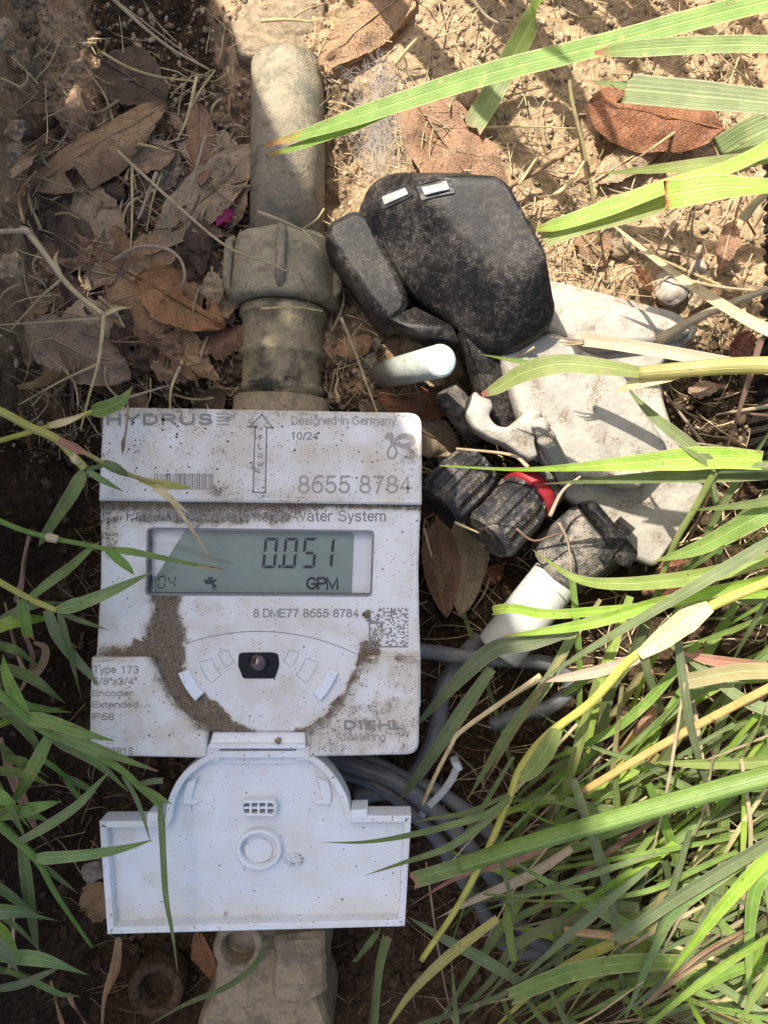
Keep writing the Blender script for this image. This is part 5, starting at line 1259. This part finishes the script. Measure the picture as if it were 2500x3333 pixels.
for k, (pts, wd, mk, lb, tm) in enumerate(MID):
    blade(pts, wd * .80, GM[mk], lb, tipmode=tm, tip=rg.choice([.2, .5, .9]), roll=rg.uniform(-25, 25), seed=k)
plant('grass_stalk', 'long yellow green stalk with papery yellow sheath running to the lid corner', [
    ('stem', [(2640, 1830, 34), (2500, 1895, 32), (2305, 1978, 28), (2154, 2078, 24), (2040, 2158, 20), (1928, 2282, 16), (1777, 2397, 12), (1695, 2500, 9), (1657, 2600, 8), (1590, 2760, 6), (1490, 2950, 4), (1372, 3125, 0)], 36, G_YEL, dict(taper=.5)),
    ('sheath', [(2310, 1972, 31), (2230, 2020, 29), (2154, 2078, 27), (2080, 2132, 25)], 84, G_STRAW, dict(prof=([0, .3, .7, 1], [.5, 1, .8, .4]), tip=0)),
    ('leaf', [(1810, 2370, 16), (1770, 2450, 12), (1715, 2520, 10), (1660, 2540, 8)], 62, G_BRIGHT, dict(tip=.2)),
    ('leaf', [(1660, 2590, 10), (1600, 2640, 12), (1500, 2675, 14), (1340, 2716, 12), (1190, 2740, 10), (1045, 2742, 9)], 24, G_GREEN, dict(tip=0)),
    ('leaf', [(1655, 2600, 10), (1560, 2690, 12), (1450, 2760, 13), (1320, 2805, 12), (1185, 2850, 10)], 26, G_GREEN, dict(tip=0)),
    ('leaf', [(1655, 2585, 8), (1520, 2645, 10), (1420, 2660, 10), (1330, 2682, 8)], 18, G_GREEN, dict(tip=0))], 'grass')
plant('grass_stalk', 'thick green stalk lying across the clump to the lid edge', [
    ('stem', [(2680, 2480, 40), (2500, 2526, 38), (2250, 2594, 32), (1928, 2686, 22), (1700, 2752, 12), (1500, 2815, 4)], 72, G_GREEN, dict(taper=.72)),
    ('leaf', [(1600, 2785, 8), (1480, 2822, 4), (1333, 2866, 0)], 56, G_GREEN, dict(tipmode='cut', tip=1.))], 'grass')
stalk([(2680, 2150, 22), (2500, 2240, 18), (2230, 2382, 8), (2050, 2486, 0), (1895, 2578, -8)], 30, G_ORANGE, 'orange brown stem slanting over the dark hollow', taper=.8)
stalk([(1760, 2198, -6), (1627, 2290, -10), (1499, 2382, -12), (1468, 2428, -12), (1420, 2520, -14), (1375, 2620, -18)], 18, G_STRAW, 'thin pale straw stalk bent above the zip tie')
blade([(2080, 2140, 10), (1960, 2180, 6), (1840, 2205, 2), (1740, 2215, -2)], 40, G_STRAW, 'dry yellow sheath strip beside the long stalk', prof=([0, .4, 1], [.9, 1, .2]), tip=0)
stalk([(2050, 3050, -12), (1940, 3040, -12), (1835, 3028, -12)], 28, G_ORANGE, 'cut straw stub with a frayed end in the lower grass', taper=1.)
# right-hand filler: tufts rooted on the right and lower banks, each with several leaves
rg = random.Random(55); cnt = 0; tries = 0; tuft = None
TL = ['tuft of mixed green blades in the dense clump right of the meter', 'tuft of mixed green and withered blades in the dense clump right of the meter']
while cnt < 430 and tries < 9000:
    tries += 1
    tx, ty = rg.uniform(1380, 2560), rg.uniform(1760, 3420)
    if tx < 1390 + max(0, (2780 - ty)) * .66: continue
    if rg.random() > .35 + .65 * (tx - 1350) / 1150: continue
    if ty < 2500 and rg.random() < .72: continue
    if 1850 < tx < 2200 and 2180 < ty < 2500 and rg.random() < .85: continue
    ln = rg.uniform(260, 850); an = rg.gauss(-30, 24) if rg.random() < .72 else rg.uniform(-110, 90)
    rx, ry = tx + ln * math.cos(R(an)), ty + ln * math.sin(R(an))
    zt_ = rg.uniform(-78, -26) + 40 * max(0, (tx - 1950) / 550); zr = min(20, zt_ + rg.uniform(10, 50)); bow = rg.gauss(0, .035) * ln
    mx_, my_ = (tx + rx) / 2 - bow * math.sin(R(an)), (ty + ry) / 2 + bow * math.cos(R(an))
    mk = rg.choices('GLDBYSRW', [26, 22, 14, 18, 6, 18, 1, 2])[0]
    if cnt % 7 == 0:
        tuft = thing('grass_tuft', W(rx, ry, zr / 1000), TL[(cnt // 7) % 2], 'grass', 'tufts of the dense clump right of the meter' if (cnt // 7) % 2 == 0 else 'mixed tufts of the dense clump right of the meter')
    v, f, a = blade_geo([(rx, ry, zr), (mx_, my_, (zt_ + zr) / 2 + 5), (tx, ty, zt_)], rg.uniform(9, 36) * (.45 if mk == 'S' else 1), roll=rg.uniform(-35, 35), tipmode='cut' if rg.random() < .08 else 'point', tip=rg.random(), seed=cnt, fold=rg.uniform(.1, .4))
    build('leaf', v, f, GM[mk], tuft, True, a); cnt += 1
# upright dark blades and straw along the right bank
for k in range(26):
    x, y = rg.uniform(2150, 2520), rg.uniform(-40, 1500)
    ln = rg.uniform(80, 320); an = rg.uniform(120, 250); p = G(x, y)
    z0 = p.z * 1000 + 3
    stalk([(x, y, z0), (x + .5 * ln * math.cos(R(an)), y - .5 * ln * math.sin(R(an)), z0 + rg.uniform(2, 14)), (x + ln * math.cos(R(an)), y - ln * math.sin(R(an)), z0 + rg.uniform(0, 12))], rg.uniform(6, 18), rg.choice([G_STRAW, G_STRAW, G_BROWN]), 'dry stalk scrap on the right bank below the green blades', 'dry stalk scraps on the right bank', taper=.4)
# blades standing on the bank beyond the top edge: they throw the slanting shadows on the clay
for k, (x, y, hh, wd) in enumerate(((1085, -390, 190, 105), (1325, -370, 150, 95), (1440, -400, 170, 80), (1560, -380, 130, 90), (1720, -400, 150, 80), (1880, -390, 120, 90), (2010, -400, 150, 62), (2170, -390, 170, 58))):
    p = G(x, y); z0 = p.z; lean = Vector((.02 * math.sin(k * 2.3), .012 * math.cos(k * 1.7), 0)); n = 12; V = []; F = []; U = []; T_ = []; sd_ = Vector((math.cos(k * 1.1 + .6), math.sin(k * 1.1 + .6), 0))
    if abs(sd_.dot(Vector((sun_h.x, sun_h.y, 0)))) > .35: sd_ = Vector((-sun_h.y, sun_h.x, 0))
    for i in range(n):
        t = i / (n - 1); c = Vector((p.x, p.y, z0 - .002 + t * hh / 1000)) + lean * t * t * .6
        for u in (-1, 0, 1): V.append(c + sd_ * u * wd * .5e-4 * (1 - t ** 4 * .95) + Vector((0, 0, abs(u) * .0004))); U.append(u); T_.append(t)
    for i in range(n - 1):
        for q in range(2): F.append((3 * i + q, 3 * i + q + 1, 3 * i + q + 4, 3 * i + q + 3))
    rt = thing('grass_shoot', p, 'upright green blade on the bank beyond the pipe end', 'grass blade', 'upright blades on the bank beyond the pipe end')
    build('leaf', V, F, G_GREEN, rt, True, {'u': U, 'v': T_, 'tip': [.3] * len(V)})

# ------------------------------------------------------------------ left-hand runners
D = dict
plant('grass_runner', 'green runner with paired leaves reaching over the upper left of the meter', [
    ('stem', [(-120, 1290, 26), (0, 1338, 24), (95, 1388, 22), (182, 1428, 20), (235, 1480, 19), (277, 1526, 18)], 28, G_YEL, D(taper=1.)),
    ('leaf', [(275, 1532, 18), (240, 1600, 16), (204, 1655, 12), (150, 1738, 4), (126, 1778, 0)], 46, G_GREEN, D(prof=([0, .1, .4, .8, 1], [.5, 1, 1, .6, .05]), tip=0)),
    ('leaf', [(280, 1530, 18), (340, 1566, 16), (403, 1600, 13)], 22, G_BLUE, D(tip=.3)),
    ('leaf', [(280, 1528, 18), (335, 1516, 17), (386, 1512, 15)], 15, G_BLUE, D(tip=.3)),
    ('stem', [(188, 1428, 20), (266, 1468, 19), (342, 1508, 18), (456, 1558, 15), (570, 1584, 12)], 16, G_YEL, D(taper=.8)),
    ('sheath', [(190, 1430, 21), (250, 1462, 20), (300, 1482, 19)], 28, G_RED, D(tip=0)),
    ('leaf', [(338, 1506, 19), (385, 1528, 18), (425, 1554, 16)], 34, G_GREEN, D(tip=.2)),
    ('sheath', [(452, 1560, 15), (500, 1572, 14), (560, 1580, 13), (620, 1588, 11)], 28, G_YEL, D(prof=([0, .3, .7, 1], [.5, 1, .9, .1]), tip=0)),
    ('leaf', [(495, 1575, 14), (545, 1615, 13), (612, 1668, 10)], 26, G_STRAW, D(tip=0)),
    ('leaf', [(540, 1608, 12), (610, 1700, 10), (712, 1858, 7)], 14, G_STRAW, D(tip=0)),
    ('sheath', [(235, 1478, 20), (250, 1500, 20), (268, 1500, 19)], 26, G_STRAW, D(tip=0))], 'grass')
plant('grass_runner', 'yellow stem with one short green leaf at the corner of the meter', [
    ('stem', [(-60, 1450, 10), (20, 1428, 10), (160, 1388, 10), (285, 1346, 10), (320, 1330, 10)], 18, G_YEL, D(taper=.9)),
    ('sheath', [(160, 1386, 11), (215, 1372, 12), (285, 1344, 11)], 26, G_STRAW, D(tip=0)),
    ('leaf', [(300, 1338, 11), (345, 1330, 12), (395, 1305, 12), (432, 1258, 10)], 52, G_GREEN, D(prof=([0, .2, .6, 1], [.6, 1, .9, .05]), tip=.4)),
    ('stem', [(412, 1296, 11), (416, 1340, 11), (410, 1400, 9), (402, 1440, 7)], 9, G_STRAW, D(taper=.8)),
    ('spikelet', [(404, 1428, 7), (401, 1450, 6), (399, 1482, 4)], 15, G_BROWN, D(tip=0)),
    ('stem', [(412, 1296, 11), (480, 1275, 10), (552, 1254, 8)], 9, G_STRAW, D(taper=.5))], 'grass')
plant('grass_runner', 'slender green runner with a pale knot crossing onto the display', [
    ('stem', [(-100, 1650, 26), (0, 1696, 24), (80, 1728, 22), (172, 1752, 20), (260, 1770, 19), (360, 1790, 18)], 19, G_GREEN, D(taper=.8)),
    ('node', [(158, 1748, 21), (172, 1752, 21.5), (188, 1756, 21)], 32, G_STRAW, D(taper=.8)),
    ('leaf', [(360, 1788, 18), (430, 1796, 17), (520, 1814, 14), (640, 1838, 10), (735, 1852, 7)], 26, G_GREEN, D(prof=([0, .2, .6, 1], [.6, 1, .6, .06]), tip=.8)),
    ('leaf', [(350, 1790, 19), (390, 1822, 17), (418, 1848, 15), (437, 1872, 13)], 32, G_GREEN, D(tip=.9)),
    ('leaf', [(640, 1842, 10), (680, 1850, 9), (716, 1862, 8)], 10, G_STRAW, D(tip=0))], 'grass')
plant('grass_runner', 'green runner with five leaves low over the left edge of the face', [
    ('stem', [(-100, 1840, 24), (0, 1895, 20), (90, 1945, 17), (185, 1988, 15)], 24, G_YEL, D(taper=.8)),
    ('leaf', [(100, 1945, 17), (165, 1893, 16), (232, 1843, 14), (290, 1790, 12), (327, 1762, 10)], 32, G_GREEN, D(tip=.4)),
    ('leaf', [(185, 1985, 16), (260, 1965, 16), (350, 1930, 15), (430, 1893, 13), (492, 1864, 11)], 46, G_BLUE, D(prof=([0, .15, .6, 1], [.5, 1, .7, .05]), tip=.2)),
    ('leaf', [(190, 1992, 15), (270, 2022, 13), (355, 2052, 11)], 18, G_GREEN, D(tip=.1)),
    ('leaf', [(195, 1995, 15), (212, 2060, 12), (232, 2140, 6), (268, 2284, -4)], 26, G_GREEN, D(tip=0)),
    ('leaf', [(155, 1985, 15), (185, 2060, 12), (235, 2130, 6), (285, 2186, 2), (320, 2235, 3)], 42, G_BLUE, D(tip=.9)),
    ('leaf', [(72, 1950, 16), (82, 2010, 14), (96, 2080, 8)], 40, G_GREEN, D(tipmode='cut', tip=.8))], 'grass')
plant('grass_runner', 'leafy runner bending down past the hinge onto the open lid', [
    ('stem', [(-120, 2150, 30), (0, 2260, 27), (90, 2340, 24), (170, 2392, 22), (280, 2440, 20), (390, 2502, 17), (460, 2566, 15), (523, 2622, 13)], 34, G_GREEN, D(taper=.55)),
    ('leaf', [(523, 2620, 13), (528, 2700, 13), (533, 2800, 13), (541, 2920, 12), (562, 3040, 6), (578, 3162, 0)], 24, G_GREEN, D(prof=([0, .1, .6, 1], [.6, 1, .8, .15]), tip=.9)),
    ('leaf', [(165, 2395, 22), (250, 2440, 18), (330, 2492, 14), (418, 2576, 10)], 46, G_GREEN, D(prof=([0, .2, .6, 1], [.6, 1, .7, .08]), tip=.2)),
    ('leaf', [(170, 2380, 23), (270, 2420, 22), (340, 2445, 20), (430, 2480, 17), (514, 2510, 14)], 46, G_GREEN, D(prof=([0, .2, .6, 1], [.6, 1, .6, .1]), tip=.9)),
    ('leaf', [(455, 2560, 16), (510, 2590, 15), (561, 2618, 13)], 26, G_GREEN, D(tip=.2)),
    ('leaf', [(450, 2552, 15), (500, 2542, 16), (534, 2540, 15)], 20, G_BLUE, D(tipmode='cut', tip=.1)),
    ('leaf', [(400, 2525, 16), (440, 2590, 14), (470, 2670, 12), (491, 2745, 10)], 16, G_BLUE, D(tip=.2)),
    ('leaf', [(70, 2330, 24), (170, 2350, 26), (270, 2385, 25), (375, 2412, 22)], 48, G_GREEN, D(prof=([0, .2, .6, 1], [.6, 1, .8, .05]), tip=.1)),
    ('leaf', [(160, 2400, 22), (120, 2480, 19), (70, 2570, 14), (20, 2640, 8)], 46, G_GREEN, D(tip=.1)),
    ('leaf', [(90, 2340, 24), (50, 2260, 26), (20, 2190, 26), (10, 2130, 24)], 44, G_GREEN, D(tip=.1))], 'grass')
plant('grass_runner', 'sturdy runner with long leaves at the left side of the open lid', [
    ('stem', [(-120, 2580, 22), (0, 2686, 18), (66, 2746, 16), (130, 2812, 14), (170, 2890, 10), (215, 2960, 4), (300, 3082, -8)], 34, G_GREEN, D(taper=.3)),
    ('leaf', [(62, 2740, 17), (150, 2690, 17), (250, 2622, 17), (310, 2560, 16), (364, 2502, 15)], 32, G_BLUE, D(tip=0)),
    ('leaf', [(118, 2792, 16), (200, 2788, 16), (320, 2776, 15), (420, 2756, 13), (496, 2734, 11)], 44, G_BLUE, D(prof=([0, .1, .6, 1], [.6, 1, .7, .05]), tip=.1)),
    ('leaf', [(74, 2756, 15), (85, 2830, 10), (98, 2930, 2), (114, 3040, -6), (126, 3106, -10)], 44, G_GREEN, D(tip=.2)),
    ('leaf', [(135, 2810, 14), (190, 2855, 10), (254, 2908, 4)], 22, G_GREEN, D(tip=.2)),
    ('leaf', [(-60, 2660, 18), (60, 2640, 18), (140, 2622, 17), (200, 2608, 16)], 44, G_GREEN, D(tip=.1)),
    ('leaf', [(-60, 2850, 16), (20, 2900, 10), (80, 2950, 4), (138, 2998, -2)], 38, G_GREEN, D(tip=.2))], 'grass')
plant('grass_runner', 'low runner with thin leaves in the dark lower left corner', [
    ('stem', [(-100, 3110, -4), (0, 3155, -10), (60, 3168, -14), (150, 3212, -18)], 22, G_GREEN, D(taper=.8)),
    ('leaf', [(20, 3155, -10), (150, 3212, -16), (200, 3235, -18), (264, 3244, -20)], 24, G_GREEN, D(tip=0)),
    ('leaf', [(-40, 3222, -10), (60, 3204, -10), (140, 3172, -10), (221, 3134, -10)], 28, G_BLUE, D(tip=.1)),
    ('sheath', [(30, 3160, -12), (42, 3060, -8), (45, 2945, -6)], 16, G_STRAW, D(tip=0))], 'grass')
plant('grass_runner', 'green sprig hanging between the two left runners', [
    ('stem', [(120, 2460, 4), (180, 2500, 0), (215, 2530, -4)], 20, G_GREEN, D(taper=.7)),
    ('leaf', [(210, 2525, -4), (270, 2555, -8), (320, 2585, -12)], 26, G_GREEN, D(tip=.1)),
    ('leaf', [(212, 2528, -4), (245, 2580, -8), (285, 2622, -12)], 22, G_GREEN, D(tip=1.)),
    ('leaf', [(0, 2420, 10), (60, 2480, 4), (115, 2522, -2)], 30, G_GREEN, D(tip=.1))], 'grass')
rg2 = random.Random(71)
for k in range(4):
    y0 = (2060, 2330, 2560, 3000)[k]; pcs = []
    for q in range(7):
        yy = y0 + rg2.uniform(-120, 160); ln = rg2.uniform(150, 330); an = rg2.gauss(25, 32); xx = rg2.uniform(-120, 10); zz = rg2.uniform(-6, 22)
        pcs.append(('leaf', [(xx, yy, zz), (xx + .5 * ln * math.cos(R(an)), yy + .5 * ln * math.sin(R(an)) - 18, zz + 4), (xx + ln * math.cos(R(an)), yy + ln * math.sin(R(an)), zz - rg2.uniform(2, 14))], rg2.uniform(22, 46), rg2.choice([G_GREEN, G_BLUE, G_GREEN, G_BRIGHT]), D(tip=rg2.random() * .6, roll=rg2.uniform(-25, 25))))
    plant('grass_tuft', 'small green tuft on the left bank ' + ('beside the curled brown ribbon', 'beside the lower left cover', 'beside the shoulder of the open lid', 'in the dark corner below the lid')[k], pcs, 'grass')
# withered brown ribbons
for k, (pts, wd, lb) in enumerate([
    ([(100, 1745, 2), (85, 1830, 0), (78, 1900, -2), (50, 1960, -4)], 34, 'withered brown leaf ribbon hanging from the pale knot'),
    ([(20, 1960, -6), (50, 2080, -8), (95, 2190, -6), (140, 2160, -2), (150, 2110, 0), (110, 2090, 2)], 30, 'withered brown ribbon curled in a loop beside the meter'),
    ([(60, 1960, -4), (80, 2050, -6), (110, 2140, -8), (85, 2220, -8), (40, 2290, -8)], 18, 'thin withered ribbon below the curled loop'),
    ([(10, 2400, -20), (40, 2500, -26), (100, 2640, -32), (130, 2700, -36), (180, 2770, -40)], 40, 'tan withered stem lying in the dark soil left of the lid'),
    ([(390, 3050, -40), (380, 3150, -44), (350, 3240, -46), (335, 3360, -48)], 36, 'brown dead stalk upright below the left end of the lid'),
    ([(225, 3230, -50), (260, 3290, -50), (300, 3350, -50)], 30, 'short brown twig at the bottom of the pit'),
    ([(170, 3190, -52), (190, 3260, -52), (215, 3360, -52)], 26, 'thin brown twig beside the shorter twig')]):
    blade(pts, wd, G_BROWN, lb, roll=30, tip=.2, fold=.6, prof=([0, .3, .8, 1], [.6, 1, .8, .3]), seed=k, name='withered_ribbon')
# dry bent stalk and other traced straw
plant('dry_stalk', 'pale jointed dry stalk bent twice above the upper left of the meter', [
    ('stem', [(-60, 755, -2), (0, 754, -2), (85, 750, -1)], 17, G_STRAW, D(taper=1.)),
    ('stem', [(85, 750, -1), (140, 820, -3), (205, 908, -6), (260, 965, -8), (338, 1024, -9)], 20, G_STRAW, D(taper=.75)),
    ('node', [(72, 748, -1), (86, 751, -1), (98, 764, -1)], 26, G_STRAW, D(taper=.8)),
    ('stem', [(338, 1024, -9), (332, 1100, -10), (318, 1190, -12), (290, 1290, -14), (262, 1400, -16)], 15, G_STRAW, D(taper=.4)),
    ('stem', [(205, 905, -6), (130, 970, -10), (30, 1080, -16)], 11, G_STRAW, D(taper=.4)),
    ('stem', [(330, 1036, -10), (240, 1042, -12), (120, 1050, -14), (0, 1058, -16)], 10, G_STRAW, D(taper=.6)),
    ('stem', [(320, 1185, -12), (200, 1240, -14), (60, 1318, -16)], 10, G_STRAW, D(taper=.5)),
    ('sheath', [(205, 908, -5), (180, 850, -4), (192, 812, -3)], 14, G_STRAW, D(tip=0)),
    ('sheath', [(338, 1026, -9), (380, 1005, -8), (430, 1000, -8)], 16, G_STRAW, D(tip=0))], 'stalk')
ST_ = [
 ([(380, 490, -34), (500, 600, -34), (600, 690, -34), (700, 775, -33), (780, 825, -30), (870, 855, -28), (938, 885, -26)], 12, 'long pale straw lying across the leaves onto the nut'),
 ([(350, -20, -20), (470, 90, -26), (560, 160, -32), (680, 225, -38)], 13, 'long greyish straw slanting over the shaded bare soil'),
 ([(400, 20, -28), (520, 110, -32), (640, 200, -38)], 8, 'thin straw alongside the long greyish one'),
 ([(330, 170, -40), (420, 220, -40), (520, 250, -42), (640, 265, -44)], 10, 'bowed thin straw above the dark purple leaf'),
 ([(840, 690, -26), (920, 720, -24), (985, 750, -24), (1052, 772, -24)], 14, 'frayed straw resting on the pipe above the nut'),
 ([(1055, 680, -26), (1030, 715, -24), (985, 745, -24)], 7, 'hair thin straw branch on the pipe'),
 ([(985, 750, -23), (1010, 775, -23), (1040, 812, -24)], 7, 'lower hair thin straw branch on the pipe'),
 ([(1110, 1035, -30), (1150, 1130, -36), (1190, 1240, -38), (1228, 1345, -34)], 12, 'straight straw between the spigot and the white rod'),
 ([(670, 440, -36), (625, 600, -36), (595, 780, -38)], 11, 'upright straw over the flat grey leaf'),
 ([(640, 250, -36), (610, 380, -36), (575, 460, -38)], 12, 'broken straw standing above the curled leaf'),
 ([(430, 540, -38), (430, 700, -38), (425, 820, -38)], 11, 'straight straw next to the flat tan leaf'),
 ([(510, 560, -36), (460, 690, -36), (448, 715, -36)], 14, 'thick short straw with a white cut end'),
 ([(410, 830, -36), (370, 930, -36)], 10, 'short straw by the brown leaf'),
 ([(345, 925, -36), (350, 1000, -36)], 9, 'tiny forked straw below the brown leaf'),
 ([(365, 850, -34), (450, 805, -30), (540, 810, -29), (590, 850, -28), (600, 910, -28), (575, 940, -30)], 14, 'curved grey grass blade arched over the torn orange leaf'),
 ([(850, 68, -36), (940, 64, -36), (1022, 72, -36)], 13, 'straw bit lying on the clay slab'),
 ([(940, 64, -36), (1000, 30, -36), (1060, 10, -36)], 8, 'forked straw bit on the clay slab'),
 ([(1285, 210, -40), (1330, 155, -36), (1365, 118, -34)], 15, 'white shard of straw standing on the sunlit clay'),
 ([(1530, -10, -34), (1580, 50, -36), (1622, 76, -36)], 13, 'split straw on the sunlit clay near the top'),
 ([(1560, 415, -40), (1700, 412, -40), (1875, 418, -38)], 8, 'level straw beside the cut green blade on the clay'),
 ([(1650, 610, -38), (1760, 550, -36), (1870, 480, -34), (1920, 430, -32)], 18, 'long dry brown stalk in front of the tan leaf'),
 ([(1690, 600, -36), (1730, 540, -34), (1760, 495, -32)], 12, 'greenish straw by the tan leaf edge'),
 ([(1740, 790, -40), (1766, 680, -38), (1768, 675, -38)], 8, 'short upright white straw near the split bright blade'),
 ([(1800, 640, -36), (1860, 590, -34), (1905, 520, -32)], 16, 'frayed dead stalk bundle under the bright blades'),
 ([(1880, 830, -38), (1930, 855, -38)], 9, 'pair of tiny straw bits on the clay'),
 ([(2200, 905, -34), (2350, 935, -30), (2520, 950, -24)], 14, 'dry stalk level behind the leaning reed'),
 ([(2140, 1110, -20), (2280, 1030, -14), (2450, 960, -8), (2560, 920, -4)], 34, 'dry flattened leaf leading up the right bank'),
 ([(2420, 710, 4), (2470, 650, 10), (2560, 580, 18)], 34, 'cut straw end leaning out from the right bank'),
 ([(2260, 690, 4), (2245, 780, -10), (2235, 900, -26)], 8, 'thin thread of grass hanging beneath the bitten blade'),
 ([(1720, 1520, -18), (1660, 1480, -20), (1485, 1460, -24)], 14, 'straw stretching from the gland to the hook'),
 ([(1790, 1680, -22), (1830, 1600, -20), (1890, 1550, -18)], 15, 'dry curled straw above the red ring'),
 ([(1680, 1720, -24), (1740, 1760, -24), (1840, 1740, -26), (1860, 1860, -30)], 9, 'reddish thin stem looped over the dark coupling'),
 ([(1820, 1700, -22), (1850, 1770, -24), (1860, 1870, -26)], 10, 'pale straw lying down the dark coupling'),
 ([(1480, 1700, -34), (1560, 1735, -34)], 10, 'small straw under the fluted gland'),
 ([(1380, 1720, -36), (1405, 1810, -36)], 10, 'short straw by the right edge of the face'),
 ([(1740, 1130, -20), (1640, 1190, -26)], 8, 'fine straw beneath the transmitter stem'),
 ([(850, 1005, -26), (960, 1000, -24), (1050, 1012, -25)], 9, 'thin straw wrapped along the nut edge'),
 ([(980, 905, -24), (1005, 960, -23), (988, 1050, -26)], 7, 'thin pinkish stem on the nut'),
]
for pts, wd, lb in ST_: stalk(pts, wd, G_BROWN if 'brown' in lb or 'reddish' in lb or 'pinkish' in lb else G_STRAW, lb, name='straw', taper=.5)
# loose straw in the litter
rs = random.Random(91)
for k in range(150):
    if k < 112: x, y = rs.uniform(60, 800), rs.uniform(250, 1310)
    else: x, y = rs.uniform(1080, 1560), rs.uniform(800, 2100)
    p = G(x, y); ln = rs.uniform(60, 230); an = rs.uniform(0, 6.28); z0 = p.z * 1000 + rs.uniform(1, 7); cv = rs.uniform(-.25, .25)
    stalk([(x, y, z0), (x + ln * .5 * math.cos(an) - cv * ln * math.sin(an), y + ln * .5 * math.sin(an) + cv * ln * math.cos(an), z0 + rs.uniform(0, 5)), (x + ln * math.cos(an), y + ln * math.sin(an), z0 + rs.uniform(-2, 4))],
          rs.uniform(5, 13), rs.choice([G_STRAW, G_STRAW, G_BROWN]), 'loose bit of straw lying in the litter', 'loose straw in the litter', 'straw', .5)
